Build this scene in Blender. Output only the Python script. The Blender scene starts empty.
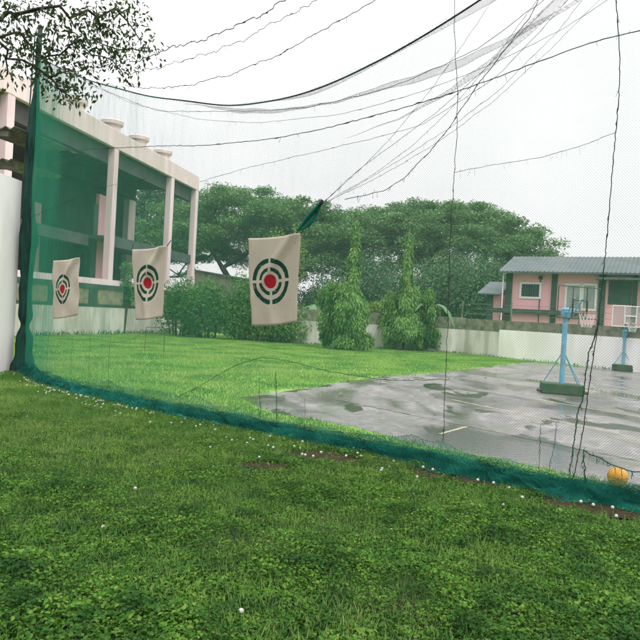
import bpy, math, random
import numpy as np
from mathutils import Vector, Matrix
rnd = random.Random(7)
rng = np.random.default_rng(7)
scene = bpy.context.scene
col = scene.collection
R = math.radians
# ------------------------------------------------------------------ camera
F, H, ROLL, PITCH = 628.0, 2.0, 0.055, 6/628
cr, sr, cp, sp_ = math.cos(ROLL), math.sin(ROLL), math.cos(PITCH), math.sin(PITCH)
def ray(px, py):
    """direction of the sight line through a point of the photograph (y = depth, z = up)"""
    u, v = px-320.0, py-320.0
    x, z = u*cr+v*sr, u*sr-v*cr
    return np.array([x, F*cp+z*sp_, -F*sp_+z*cp])/F
def at(px, py, d):
    r = ray(px, py); return np.array([0, 0, H])+r*(d/r[1])
def gnd(px, py, z=0.0):
    r = ray(px, py); return np.array([0, 0, H])+r*((z-H)/r[2])
def hit(px, py, o, n):
    """where that sight line meets a vertical plane"""
    r = ray(px, py); c = np.array([0, 0, H]); n = np.array([n[0], n[1], 0.0])
    return c+r*(np.dot(np.asarray(o)-c, n)/np.dot(r, n))
cam = bpy.data.cameras.new('camera'); cam.sensor_width = 36; cam.lens = 36*F/640
cam.clip_start = 0.05; cam.clip_end = 3000
cam_o = bpy.data.objects.new('camera', cam); col.objects.link(cam_o)
fw = Vector((0, cp, -sp_)); up0 = Vector((0, sp_, cp)); ri0 = Vector((1, 0, 0))
ri = ri0*cr+up0*sr; up = up0*cr-ri0*sr
m = Matrix((ri, up, -fw)).transposed().to_4x4(); m.translation = (0, 0, H)
cam_o.matrix_world = m
scene.camera = cam_o
# ------------------------------------------------------------------ world
SUN_EL, SUN_AZ = R(58), R(142)
w = bpy.data.worlds.new('World'); scene.world = w; w.use_nodes = True
nt = w.node_tree; nd = nt.nodes; lk = nt.links
for n in list(nd): nd.remove(n)
sky = nd.new('ShaderNodeTexSky'); sky.sky_type = 'NISHITA'; sky.sun_disc = False
sky.sun_elevation = SUN_EL; sky.sun_rotation = SUN_AZ; sky.dust_density = 4; sky.air_density = 1
tc = nd.new('ShaderNodeTexCoord'); sx = nd.new('ShaderNodeSeparateXYZ'); lk.new(tc.outputs['Generated'], sx.inputs[0])
mr = nd.new('ShaderNodeMapRange'); mr.inputs['From Min'].default_value = 0; mr.inputs['From Max'].default_value = 1
mr.inputs['To Min'].default_value = 8.9; mr.inputs['To Max'].default_value = 36.0
pw = nd.new('ShaderNodeMath'); pw.operation = 'POWER'; pw.inputs[1].default_value = 2.7; pw.use_clamp = True
cl = nd.new('ShaderNodeMath'); cl.operation = 'MAXIMUM'; cl.inputs[1].default_value = 0.0
lk.new(sx.outputs['Z'], cl.inputs[0]); lk.new(cl.outputs[0], pw.inputs[0]); lk.new(pw.outputs[0], mr.inputs['Value'])
nz = nd.new('ShaderNodeTexNoise'); nz.inputs['Scale'].default_value = 2.2; nz.inputs['Detail'].default_value = 5
lk.new(tc.outputs['Generated'], nz.inputs['Vector'])
mr2 = nd.new('ShaderNodeMapRange'); mr2.inputs['From Min'].default_value = .3; mr2.inputs['From Max'].default_value = .7
mr2.inputs['To Min'].default_value = .90; mr2.inputs['To Max'].default_value = 1.08
lk.new(nz.outputs[0], mr2.inputs['Value'])
mm = nd.new('ShaderNodeMath'); mm.operation = 'MULTIPLY'; lk.new(mr.outputs[0], mm.inputs[0]); lk.new(mr2.outputs[0], mm.inputs[1])
vm = nd.new('ShaderNodeVectorMath'); vm.operation = 'SCALE'; vm.inputs[0].default_value = (1.0, .975, .99)
lk.new(mm.outputs[0], vm.inputs['Scale'])
mx = nd.new('ShaderNodeMix'); mx.data_type = 'RGBA'; mx.inputs['Factor'].default_value = .93
lk.new(sky.outputs[0], mx.inputs[6]); lk.new(vm.outputs[0], mx.inputs[7])
bg = nd.new('ShaderNodeBackground'); bg.inputs['Strength'].default_value = .1
lk.new(mx.outputs[2], bg.inputs['Color'])
wo = nd.new('ShaderNodeOutputWorld'); lk.new(bg.outputs[0], wo.inputs['Surface'])
sl = bpy.data.lights.new('sun', 'SUN'); sl.energy = 1.3; sl.angle = R(25); sl.color = (1, .97, .93)
so = bpy.data.objects.new('sun', sl); col.objects.link(so)
so.rotation_euler = (math.pi/2-SUN_EL, 0, math.pi-SUN_AZ)
scene.view_settings.view_transform = 'Standard'; scene.view_settings.look = 'None'
scene.view_settings.exposure = 0.42; scene.view_settings.gamma = 1; scene.view_settings.use_curve_mapping = False
scene.cycles.max_bounces = 6; scene.cycles.transparent_max_bounces = 16
scene.cycles.use_denoising = True
try: scene.cycles.denoising_prefilter = 'ACCURATE'
except Exception: pass
# ------------------------------------------------------------------ materials
def mat(name, c, rough=.7, c2=None, scale=3.0, detail=4, mix=(.4, .6), bump=0.0, bscale=None, stretch=(1, 1, 1),
        trans=0.0, spec=.4, island=None, c3=None, scale3=.6, metal=0.0):
    """Principled surface; c2 = noise variation, c3 = second coarse variation, island = colours varied leaf by leaf, trans = share of light let through"""
    mt = bpy.data.materials.new(name); mt.use_nodes = True
    t = mt.node_tree; N = t.nodes; L = t.links
    b = N['Principled BSDF']; b.inputs['Roughness'].default_value = rough; b.inputs['Metallic'].default_value = metal
    b.inputs['Specular IOR Level'].default_value = spec
    co = N.new('ShaderNodeTexCoord'); mp = N.new('ShaderNodeMapping'); mp.inputs['Scale'].default_value = stretch
    L.new(co.outputs['Object'], mp.inputs['Vector'])
    cur = None
    def noise(s, d=4):
        n = N.new('ShaderNodeTexNoise'); n.inputs['Scale'].default_value = s; n.inputs['Detail'].default_value = d
        L.new(mp.outputs[0], n.inputs['Vector']); return n.outputs[0]
    def ramp(src, lo, hi):
        r = N.new('ShaderNodeMapRange'); r.inputs['From Min'].default_value = lo; r.inputs['From Max'].default_value = hi
        L.new(src, r.inputs['Value']); return r.outputs[0]
    def mixc(fac, a, bcol):
        x = N.new('ShaderNodeMix'); x.data_type = 'RGBA'; L.new(fac, x.inputs['Factor'])
        for i, v in ((6, a), (7, bcol)):
            if isinstance(v, tuple): x.inputs[i].default_value = (*v, 1)
            else: L.new(v, x.inputs[i])
        return x.outputs[2]
    cur = c
    if island:
        g = N.new('ShaderNodeNewGeometry'); r = N.new('ShaderNodeValToRGB')
        els = r.color_ramp.elements
        while len(els) < len(island): els.new(.5)
        for i, ic in enumerate(island): els[i].position = i/(len(island)-1); els[i].color = (*ic, 1)
        L.new(g.outputs['Random Per Island'], r.inputs[0]); cur = r.outputs[0]
    if c2: cur = mixc(ramp(noise(scale, detail), *mix), cur, c2)
    if c3: cur = mixc(ramp(noise(scale3, 6), .42, .62), cur, c3)
    if isinstance(cur, tuple): b.inputs['Base Color'].default_value = (*cur, 1)
    else: L.new(cur, b.inputs['Base Color'])
    if bump:
        bp = N.new('ShaderNodeBump'); bp.inputs['Strength'].default_value = bump; bp.inputs['Distance'].default_value = .05
        L.new(noise(bscale or scale*4, 6), bp.inputs['Height']); L.new(bp.outputs[0], b.inputs['Normal'])
    if trans:
        tr = N.new('ShaderNodeBsdfTranslucent')
        if isinstance(cur, tuple): tr.inputs[0].default_value = (*cur, 1)
        else: L.new(cur, tr.inputs[0])
        ms = N.new('ShaderNodeMixShader'); ms.inputs[0].default_value = trans
        L.new(b.outputs[0], ms.inputs[1]); L.new(tr.outputs[0], ms.inputs[2])
        L.new(ms.outputs[0], N['Material Output'].inputs['Surface'])
    mt['bsdf'] = 1
    return mt
M = {}
M['soil'] = mat('soil', (.020, .045, .008), .95, (.03, .036, .014), 1.3, 6, (.5, .66), .6, 30)
M['lawn'] = mat('lawn', (.19, .34, .07), .9, (.26, .40, .11), .30, 6, (.35, .65), .5, 40, c3=(.14, .28, .06), scale3=.9, spec=.1)
M['grass'] = mat('grass_blades', (.1, .25, .03), .8, trans=.3, c2=(.30, .37, .12), scale=.32, mix=(.46, .70), c3=(.10, .24, .05), scale3=.55, island=[(.14, .27, .05), (.22, .38, .075), (.32, .47, .13)], spec=.15)
M['ground_leaf'] = mat('ground_leaf', (.08, .15, .03), .6, trans=.3, c2=(.016, .08, .008), scale=3.2, mix=(.42, .66), spec=.2,
                       island=[(.02, .088, .009), (.046, .155, .013), (.072, .21, .017), (.11, .26, .025), (.20, .30, .05)])
M['white_wall'] = mat('white_wall', (.60, .575, .54), .85, (.45, .43, .38), 1.1, 8, (.45, .7), .2, 20, (1, 1, .25), c3=(.42, .40, .35), scale3=2.2, spec=.2)
M['white_clean'] = mat('white_clean', (.84, .82, .82), .8, (.70, .67, .64), .9, 8, (.45, .75), .1, 20, (1, 1, .3), c3=(.74, .71, .69), scale3=1.4, spec=.2)
M['concrete'] = mat('concrete', (.17, .16, .13), .9, (.09, .105, .06), 1.6, 8, (.4, .6), .4, 18, c3=(.24, .22, .17), scale3=3, spec=.2)
M['block'] = mat('block_panel', (.26, .235, .16), .9, (.15, .15, .10), 2.5, 6, (.4, .65), .3, 12, spec=.2)
M['green_trim'] = mat('green_trim', (.045, .085, .06), .7, (.03, .055, .04), 2, 4)
M['cream'] = mat('cream_plaster', (.82, .69, .67), .85, (.70, .57, .55), .7, 8, (.42, .7), .1, 15, (1, 1, .25), c3=(.72, .60, .57), scale3=1.7, spec=.2)
M['pink'] = mat('pink_plaster', (.80, .43, .47), .85, (.74, .38, .42), .8, 6, (.42, .68), .1, 15, (1, 1, .4), c3=(.74, .42, .45), scale3=1.5, spec=.2)
M['pinkpale'] = mat('pale_pink_plaster', (.80, .66, .67), .85, (.70, .52, .53), .7, 8, (.42, .7), .1, 15, (1, 1, .3), spec=.2)
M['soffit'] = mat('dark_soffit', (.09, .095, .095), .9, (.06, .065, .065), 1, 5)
M['roof_grey'] = mat('roof_sheet', (.085, .11, .115), .65, (.06, .08, .08), 1.2, 6, (.4, .65), stretch=(1, .3, 1), c3=(.10, .115, .115), scale3=.8, spec=.3)
M['corrugated'] = mat('corrugated_rusty', (.17, .155, .13), .7, (.09, .075, .06), 2.2, 6)
M['glass'] = mat('dark_glass', (.02, .045, .04), .15, spec=.6)
M['paleglass'] = mat('curtained_glass', (.33, .35, .34), .3, (.22, .25, .24), 1.5)
M['white'] = mat('white_paint', (.7, .7, .7), .5)
M['bark'] = mat('bark', (.075, .06, .045), .95, (.04, .034, .028), 5, 6, bump=.5, bscale=20)
M['blue'] = mat('blue_paint', (.13, .36, .54), .6, (.20, .42, .53), 3, c3=(.16, .30, .40), scale3=5)
M['base_green'] = mat('mossy_green_base', (.03, .065, .035), .9, (.055, .075, .04), 4, 6)
M['cloth'] = None
M['net'] = mat('green_net', (.03, .36, .225), .6, trans=.45, spec=.2)
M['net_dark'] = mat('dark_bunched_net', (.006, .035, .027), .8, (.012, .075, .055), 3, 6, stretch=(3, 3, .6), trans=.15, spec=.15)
M['net_grey'] = mat('grey_net', (.10, .13, .125), .7, trans=.3, spec=.2)
M['hem'] = mat('teal_folded_net', (.010, .19, .14), .75, (.03, .33, .24), 2.5, 6, trans=.4, spec=.1, stretch=(1, 1, 2))
M['rope'] = mat('dark_rope', (.02, .026, .024), .9)
M['rope_grey'] = mat('grey_rope', (.16, .17, .165), .9)
M['rope_green'] = mat('green_rope', (.01, .07, .05), .9)
M['steel'] = mat('rusty_steel', (.07, .05, .04), .7, (.12, .06, .035), 9)
M['galv'] = mat('painted_post', (.03, .05, .045), .6)
M['ball'] = mat('golf_ball', (.52, .52, .48), .5, (.34, .33, .27), 40, 4, (.5, .75))
M['yball'] = mat('yellow_ball', (.65, .31, .03), .55, (.52, .22, .02), 9)
M['seam'] = mat('ball_seam', (.10, .05, .02), .7)
M['paint'] = mat('faded_yellow_paint', (.42, .36, .20), .8, (.27, .25, .20), 4, 7, (.38, .6))
M['orange'] = mat('orange_rim', (.32, .13, .07), .5)
M['board'] = mat('mesh_board', (.32, .33, .31), .6)
def leafmat(name, cols, tr=.25): return mat(name, cols[0], .55, trans=tr, island=cols, spec=.25)
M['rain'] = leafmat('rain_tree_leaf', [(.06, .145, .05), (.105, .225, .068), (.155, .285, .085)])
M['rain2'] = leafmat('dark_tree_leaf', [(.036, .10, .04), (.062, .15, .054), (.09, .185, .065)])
M['bushleaf'] = leafmat('bush_leaf', [(.04, .14, .03), (.075, .21, .04), (.12, .27, .06)])
M['ashoka'] = leafmat('drooping_leaf', [(.07, .18, .04), (.14, .29, .06), (.24, .38, .10)])
M['yellowish'] = leafmat('yellow_green_leaf', [(.14, .24, .045), (.22, .30, .06), (.10, .2, .04)])
M['banana'] = leafmat('banana_leaf', [(.09, .19, .07), (.13, .24, .10), (.19, .29, .15)], .35)
M['near'] = leafmat('near_leaf', [(.03, .06, .02), (.05, .095, .03), (.075, .13, .04)], .3)
# court: damp concrete with puddles
def court_mat():
    mt = bpy.data.materials.new('damp_court'); mt.use_nodes = True; t = mt.node_tree; N = t.nodes; L = t.links; b = N['Principled BSDF']
    co = N.new('ShaderNodeTexCoord')
    def noise(s, d, st=(1, 1, 1), dist=0):
        mp = N.new('ShaderNodeMapping'); mp.inputs['Scale'].default_value = st;  L.new(co.outputs['Object'], mp.inputs[0])
        n = N.new('ShaderNodeTexNoise'); n.inputs['Scale'].default_value = s; n.inputs['Detail'].default_value = d; n.inputs['Distortion'].default_value = dist
        L.new(mp.outputs[0], n.inputs['Vector']); return n.outputs[0]
    def rmp(s, a, c, lo=0, hi=1):
        r = N.new('ShaderNodeMapRange'); r.inputs['From Min'].default_value = a; r.inputs['From Max'].default_value = c
        r.inputs['To Min'].default_value = lo; r.inputs['To Max'].default_value = hi; L.new(s, r.inputs[0]); return r.outputs[0]
    def mixc(f, a, c):
        x = N.new('ShaderNodeMix'); x.data_type = 'RGBA'; L.new(f, x.inputs[0])
        for i, v in ((6, a), (7, c)):
            if isinstance(v, tuple): x.inputs[i].default_value = (*v, 1)
            else: L.new(v, x.inputs[i])
        return x.outputs[2]
    c = mixc(rmp(noise(.5, 8, (1, 1.6, 1)), .38, .62), (.14, .126, .122), (.215, .196, .19))
    c = mixc(rmp(noise(5, 10, (1, 1.3, 1)), .48, .62, 0, .8), c, (.10, .094, .085))
    c = mixc(rmp(noise(2.2, 8, (1, .7, 1), 1.2), .54, .64, 0, .7), c, (.28, .26, .25))
    wet = rmp(noise(.5, 8, (1, .6, 1), .8), .44, .62)
    c = mixc(wet, c, (.10, .092, .09))
    moss = rmp(noise(1.0, 8, (1, .6, 1), .8), .58, .70, 0, .75)
    c = mixc(moss, c, (.085, .095, .045))
    pud = rmp(noise(.85, 7, (1, .5, 1), .8), .575, .61)
    c = mixc(pud, c, (.045, .045, .03))
    L.new(c, b.inputs['Base Color'])
    r = N.new('ShaderNodeMix'); L.new(wet, r.inputs[0]); r.inputs[2].default_value = .42; r.inputs[3].default_value = .13
    r2 = N.new('ShaderNodeMix'); L.new(pud, r2.inputs[0]); L.new(r.outputs[0], r2.inputs[2]); r2.inputs[3].default_value = .16
    L.new(r2.outputs[0], b.inputs['Roughness'])
    bp = N.new('ShaderNodeBump'); bp.inputs['Strength'].default_value = .15; bp.inputs['Distance'].default_value = .02
    L.new(noise(14, 6), bp.inputs['Height']); L.new(bp.outputs[0], b.inputs['Normal'])
    return mt
M['court'] = court_mat()
def cloth_mat(aspect, cu, cv):
    """beige cloth with a printed target: red bull's eye and two broken green rings; UV in banner heights"""
    mt = bpy.data.materials.new('target_cloth'); mt.use_nodes = True; t = mt.node_tree; N = t.nodes; L = t.links; b = N['Principled BSDF']
    b.inputs['Roughness'].default_value = .9; b.inputs['Specular IOR Level'].default_value = .1
    uv = N.new('ShaderNodeUVMap'); s = N.new('ShaderNodeSeparateXYZ'); L.new(uv.outputs[0], s.inputs[0])
    def math_(op, a, c=None):
        n = N.new('ShaderNodeMath'); n.operation = op
        for i, v in enumerate((a, c)):
            if v is None: continue
            if isinstance(v, (int, float)): n.inputs[i].default_value = v
            else: L.new(v, n.inputs[i])
        return n.outputs[0]
    nz = N.new('ShaderNodeTexNoise'); nz.inputs['Scale'].default_value = 26; L.new(uv.outputs[0], nz.inputs['Vector'])
    jit = math_('MULTIPLY', math_('SUBTRACT', nz.outputs[0], .5), .012)
    x = math_('MULTIPLY', math_('SUBTRACT', s.outputs[0], cu), aspect); y = math_('SUBTRACT', s.outputs[1], cv)
    r = math_('ADD', math_('SQRT', math_('ADD', math_('MULTIPLY', x, x), math_('MULTIPLY', y, y))), jit)
    gap = math_('GREATER_THAN', math_('MINIMUM', math_('ABSOLUTE', x), math_('ABSOLUTE', y)), .016)
    def ring(a, c): return math_('MULTIPLY', math_('GREATER_THAN', r, a), math_('LESS_THAN', r, c))
    g = math_('MULTIPLY', math_('MAXIMUM', ring(.208, .262), ring(.115, .158)), gap)
    red = math_('LESS_THAN', r, .079)
    n2 = N.new('ShaderNodeTexNoise'); n2.inputs['Scale'].default_value = 3; n2.inputs['Detail'].default_value = 6; L.new(uv.outputs[0], n2.inputs['Vector'])
    def mixc(f, a, c):
        k = N.new('ShaderNodeMix'); k.data_type = 'RGBA'; L.new(f, k.inputs[0])
        for i, v in ((6, a), (7, c)):
            if isinstance(v, tuple): k.inputs[i].default_value = (*v, 1)
            else: L.new(v, k.inputs[i])
        return k.outputs[2]
    c = mixc(math_('MULTIPLY', n2.outputs[0], 1.0), (.50, .45, .37), (.66, .60, .50))
    n3 = N.new('ShaderNodeTexNoise'); n3.inputs['Scale'].default_value = 17; n3.inputs['Detail'].default_value = 2; L.new(uv.outputs[0], n3.inputs['Vector'])
    mk = N.new('ShaderNodeMapRange'); mk.inputs['From Min'].default_value = .66; mk.inputs['From Max'].default_value = .74; mk.inputs['To Max'].default_value = .45; L.new(n3.outputs[0], mk.inputs[0])
    c = mixc(mk.outputs[0], c, (.20, .19, .15))
    g = math_('MULTIPLY', g, math_('ADD', .72, math_('MULTIPLY', math_('GREATER_THAN', n3.outputs[0], .36), .28)))
    c = mixc(g, c, (.012, .075, .045)); c = mixc(red, c, (.42, .02, .03)); L.new(c, b.inputs['Base Color'])
    wv = N.new('ShaderNodeTexNoise'); wv.inputs['Scale'].default_value = 9; wv.inputs['Detail'].default_value = 5; L.new(uv.outputs[0], wv.inputs['Vector'])
    bp = N.new('ShaderNodeBump'); bp.inputs['Strength'].default_value = .25; bp.inputs['Distance'].default_value = .02
    L.new(wv.outputs[0], bp.inputs['Height']); L.new(bp.outputs[0], b.inputs['Normal'])
    tr = N.new('ShaderNodeBsdfTranslucent'); L.new(c, tr.inputs[0]); ms = N.new('ShaderNodeMixShader'); ms.inputs[0].default_value = .3
    L.new(b.outputs[0], ms.inputs[1]); L.new(tr.outputs[0], ms.inputs[2]); L.new(ms.outputs[0], N['Material Output'].inputs['Surface'])
    return mt
# ------------------------------------------------------------------ mesh helpers
def link(o, parent=None):
    col.objects.link(o)
    if parent is not None: o.parent = parent
    return o
def mesh_np(name, v, f, material, parent=None, smooth=False, uv=None):
    """v Nx3, f = list of index arrays (Kx3 / Kx4)"""
    me = bpy.data.meshes.new(name); v = np.asarray(v, np.float32)
    f = [np.asarray(a, np.int32) for a in (f if isinstance(f, list) else [f]) if len(a)]
    me.vertices.add(len(v)); me.vertices.foreach_set('co', v.ravel())
    nl = sum(a.size for a in f); npoly = sum(len(a) for a in f)
    me.loops.add(nl); me.polygons.add(npoly)
    me.loops.foreach_set('vertex_index', np.concatenate([a.ravel() for a in f]))
    tot = np.concatenate([np.full(len(a), a.shape[1], np.int32) for a in f])
    me.polygons.foreach_set('loop_start', np.concatenate([[0], np.cumsum(tot)[:-1]]).astype(np.int32))
    try: me.polygons.foreach_set('loop_total', tot)
    except Exception: pass
    if smooth: me.polygons.foreach_set('use_smooth', np.ones(npoly, bool))
    me.update(calc_edges=True); me.validate()
    if material: me.materials.append(material)
    o = bpy.data.objects.new(name, me); return link(o, parent)
class MB:
    def __init__(s): s.v = []; s.f = []; s.n = 0
    def add(s, v, f):
        s.v.append(np.asarray(v, float)); s.f += [tuple(i+s.n for i in q) for q in f]; s.n += len(v); return s
    def hexa(s, p):  # 8 corners: bottom 4 ccw, top 4 ccw
        return s.add(p, [(3, 2, 1, 0), (4, 5, 6, 7), (0, 1, 5, 4), (1, 2, 6, 5), (2, 3, 7, 6), (3, 0, 4, 7)])
    def box(s, c, d, rz=0.0):
        c = np.asarray(c); x, y, z = [k/2 for k in d]; ca, sa = math.cos(rz), math.sin(rz)
        p = [(a*ca-b*sa+c[0], a*sa+b*ca+c[1], q+c[2]) for q in (-z, z) for a, b in ((-x, -y), (x, -y), (x, y), (-x, y))]
        return s.hexa(p)
    def tube(s, pts, rad, n=8, cap=True):
        pts = np.asarray(pts, float); k = len(pts); rad = np.broadcast_to(np.asarray(rad, float), (k,))
        tan = np.gradient(pts, axis=0); tan /= np.linalg.norm(tan, axis=1)[:, None]+1e-9
        ref = np.array([0, 0, 1.0]) if abs(tan[:, 2]).mean() < .8 else np.array([1.0, 0, 0])
        a = np.cross(tan, ref); a /= np.linalg.norm(a, axis=1)[:, None]+1e-9; b = np.cross(tan, a)
        th = np.arange(n)/n*2*math.pi
        v = pts[:, None]+rad[:, None, None]*(a[:, None]*np.cos(th)[None, :, None]+b[:, None]*np.sin(th)[None, :, None])
        f = [(i*n+j, i*n+(j+1) % n, (i+1)*n+(j+1) % n, (i+1)*n+j) for i in range(k-1) for j in range(n)]
        if cap: f += [tuple(range(n))[::-1], tuple((k-1)*n+j for j in range(n))]
        return s.add(v.reshape(-1, 3), f)
    def lathe(s, o, prof, n=20):
        th = np.arange(n)/n*2*math.pi
        v = [(o[0]+r*math.cos(t), o[1]+r*math.sin(t), o[2]+z) for r, z in prof for t in th]; k = len(prof)
        f = [(i*n+j, i*n+(j+1) % n, (i+1)*n+(j+1) % n, (i+1)*n+j) for i in range(k-1) for j in range(n)]
        return s.add(v, f+[tuple(range(n))[::-1], tuple((k-1)*n+j for j in range(n))])
    def build(s, name, material, parent=None, smooth=False, bevel=0.0):
        me = bpy.data.meshes.new(name); me.from_pydata(np.concatenate(s.v).tolist(), [], s.f); me.validate()
        if smooth: me.polygons.foreach_set('use_smooth', [True]*len(me.polygons))
        me.materials.append(material); o = bpy.data.objects.new(name, me)
        if bevel:
            bv = o.modifiers.new('bevel', 'BEVEL'); bv.width = bevel; bv.segments = 2; bv.limit_method = 'ANGLE'
        return link(o, parent)
def tag(o, label=None, cat=None, group=None, kind=None):
    if label: o['label'] = label
    if cat: o['category'] = cat
    if group: o['group'] = group
    if kind: o['kind'] = kind
    return o
def thing(name, label, cat, group=None):
    o = bpy.data.objects.new(name, None); o.empty_display_size = .2; col.objects.link(o)
    return tag(o, label, cat, group)
def settle(root, loc):
    """move a thing's origin to its base: parts keep their world place"""
    root.location = Vector(loc)
    for c in root.children: c.matrix_parent_inverse = Matrix.Translation(-Vector(loc))
def cards(c, axis, nrm, ln, wd, bend=.15):
    """leaf-shaped rhombs: centre base points c, long axis, rough normal"""
    c = np.asarray(c, float); n = len(c)
    axis = axis/(np.linalg.norm(axis, axis=1)[:, None]+1e-9)
    side = np.cross(axis, nrm); side /= np.linalg.norm(side, axis=1)[:, None]+1e-9
    nn = np.cross(side, axis)
    ln = np.broadcast_to(ln, (n,))[:, None]; wd = np.broadcast_to(wd, (n,))[:, None]
    v = np.empty((n, 4, 3))
    v[:, 0] = c; v[:, 2] = c+axis*ln-nn*ln*bend
    mid = c+axis*ln*.45
    v[:, 1] = mid+side*wd/2+nn*wd*.12; v[:, 3] = mid-side*wd/2+nn*wd*.12
    return v.reshape(-1, 3), np.arange(n*4).reshape(-1, 4)
def unit(n):
    v = rng.normal(size=(n, 3)); return v/np.linalg.norm(v, axis=1)[:, None]
def vnoise(x, y, seed=0, oct=4):
    """cheap smooth value noise built of sines"""
    r = np.random.default_rng(seed); out = np.zeros_like(np.asarray(x, float)); a = 1.0
    for k in range(oct*2):
        fx, fy = r.normal(size=2)*(1.6**(k/1.2)); out = out+a*np.sin(fx*x+fy*y+r.uniform(0, 6.3)); a *= .8
    return out/3.0
# ------------------------------------------------------------------ ground, lawn, court
me = MB(); me.add([(-900, -300, 0), (900, -300, 0), (900, 1500, 0), (-900, 1500, 0)], [(0, 1, 2, 3)])
tag(me.build('ground', M['soil']), kind='structure')
hem_px = [(22, 372), (49, 386), (101, 399), (169, 415), (240, 428), (310, 442), (370, 454), (460, 473), (534, 490), (640, 511)]
hp = np.array([gnd(*p)[:2] for p in hem_px])
ext = hp[-1]+(hp[-1]-hp[-3])/np.linalg.norm(hp[-1]-hp[-3])*2.2
hp = np.vstack([hp, ext])
sd = np.concatenate([[0], np.cumsum(np.linalg.norm(np.diff(hp, axis=0), axis=1))])
SS = np.linspace(0, sd[-1], 400)
px_ = np.interp(SS, sd, hp[:, 0]); py_ = np.interp(SS, sd, hp[:, 1])
ker = np.hanning(41); ker /= ker.sum()
def smooth_(a):
    e = np.concatenate([2*a[0]-a[20:0:-1], a, 2*a[-1]-a[-2:-22:-1]]); return np.convolve(e, ker, 'valid')
px_, py_ = smooth_(px_), smooth_(py_)
LNET = SS[-1]
tx, ty = np.gradient(px_, SS), np.gradient(py_, SS)
def path(s): return np.stack([np.interp(s, SS, px_), np.interp(s, SS, py_)], -1)
def pnorm(s):  # towards the camera
    a = np.stack([np.interp(s, SS, ty), -np.interp(s, SS, tx)], -1); a = a/np.linalg.norm(a, axis=-1, keepdims=True)
    return a
if np.dot(pnorm(np.array(LNET/2)), -path(np.array(LNET/2))) < 0:
    _pn = pnorm
    def pnorm(s): return -_pn(s)
AZ = np.arctan2(px_, py_)
def netsz(px, py):
    r = ray(px, py); s = float(np.interp(math.atan2(r[0], r[1]), AZ, SS)); b = path(np.array(s))
    return s, H+r[2]/math.hypot(r[0], r[1])*math.hypot(*b)
def N3(s, z, off=0.0):
    s = np.asarray(s, float); b = path(s)+pnorm(s)*np.asarray(off)[..., None]
    return np.concatenate([b, np.broadcast_to(np.asarray(z, float), s.shape)[..., None]], -1)
# lawn sheet beyond the net
lp = [(*(path(np.array(s))), .004) for s in np.linspace(0, LNET, 40)]
lp += [(30, 4, .004), (30, 60, .004), (-30, 60, .004), (-30, float(py_[0])+1.0, .004)]
me = MB(); me.add(lp, [tuple(range(len(lp)))]); tag(me.build('lawn', M['lawn']), kind='structure')
cpx = [(238, 397), (276, 412.5), (329, 423), (400, 440), (460, 451), (540, 469), (640, 489)]
cp_ = [gnd(*p) for p in cpx]; e = cp_[-1]+(cp_[-1]-cp_[-2])*1.5
far = [(700, 375), (617, 370), (527, 362), (470, 369), (445, 372.5), (385, 376), (332, 384.5), (285, 391)]
court_poly = np.array([p[:2] for p in cp_]+[e[:2]]+[[24, 22]]+[gnd(*p)[:2] for p in far])
cv = []
for i in range(len(court_poly)):       # ragged slab edge
    a, b = court_poly[i], court_poly[(i+1) % len(court_poly)]; k = max(1, int(np.linalg.norm(b-a)/.3))
    for j in range(k):
        q = a+(b-a)*j/k; cv.append((q[0]+rnd.uniform(-.06, .06), q[1]+rnd.uniform(-.1, .1)+.22*math.sin(q[0]*2.1)*math.sin(q[0]*.7+1), .008))
me = MB(); me.add(cv, [tuple(range(len(cv)))]); tag(me.build('court', M['court']), kind='structure')
def in_poly(x, y, poly):
    ins = np.zeros(len(x), bool); n = len(poly)
    for i in range(n):
        (x1, y1), (x2, y2) = poly[i], poly[(i+1) % n]
        c = ((y1 > y) != (y2 > y)); xx = (x2-x1)*(y-y1)/((y2-y1) if y2 != y1 else 1e-9)+x1
        ins ^= c & (x < xx)
    return ins
lines = [((440, 434.5), (467, 427)), ((452, 400), (640, 439)), ((527, 398), (660, 421)), ((536, 396.5), (566, 399.5)), ((640, 439), (700, 451))]
me = MB()
for a, b in lines:
    a, b = gnd(*a), gnd(*b); d = (b-a)/np.linalg.norm(b-a); n = np.array([-d[1], d[0], 0])*.035
    me.add([(*(p+q)[:2], .012) for p, q in ((a, -n), (b, -n), (b, n), (a, n))], [(0, 1, 2, 3)])
tag(me.build('court_markings', M['paint']), kind='structure')
M['joint'] = mat('joint_dirt', (.05, .05, .035), .9, (.11, .105, .09), 3, 6, (.4, .6))
me = MB()
for a, b in (((330, 399), (640, 462)), ((527, 380), (700, 409))):
    a, b = gnd(*a), gnd(*b); d = b-a; k_ = 40; n = np.array([-d[1], d[0], 0])/np.linalg.norm(d)
    c_ = [a+d*q/k_+n*rnd.uniform(-.015, .015) for q in range(k_+1)]; w_ = [rnd.uniform(.006, .022) for _ in c_]
    me.add([(*(p+n*q)[:2], .0155+.001*len(me.v)) for p, q in zip(c_, w_)]+[(*(p-n*q)[:2], .0155+.001*len(me.v)) for p, q in zip(c_, w_)], [(q, q+1, k_+2+q, k_+1+q) for q in range(k_)])
tag(me.build('court_joints', M['joint']), kind='structure')
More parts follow.
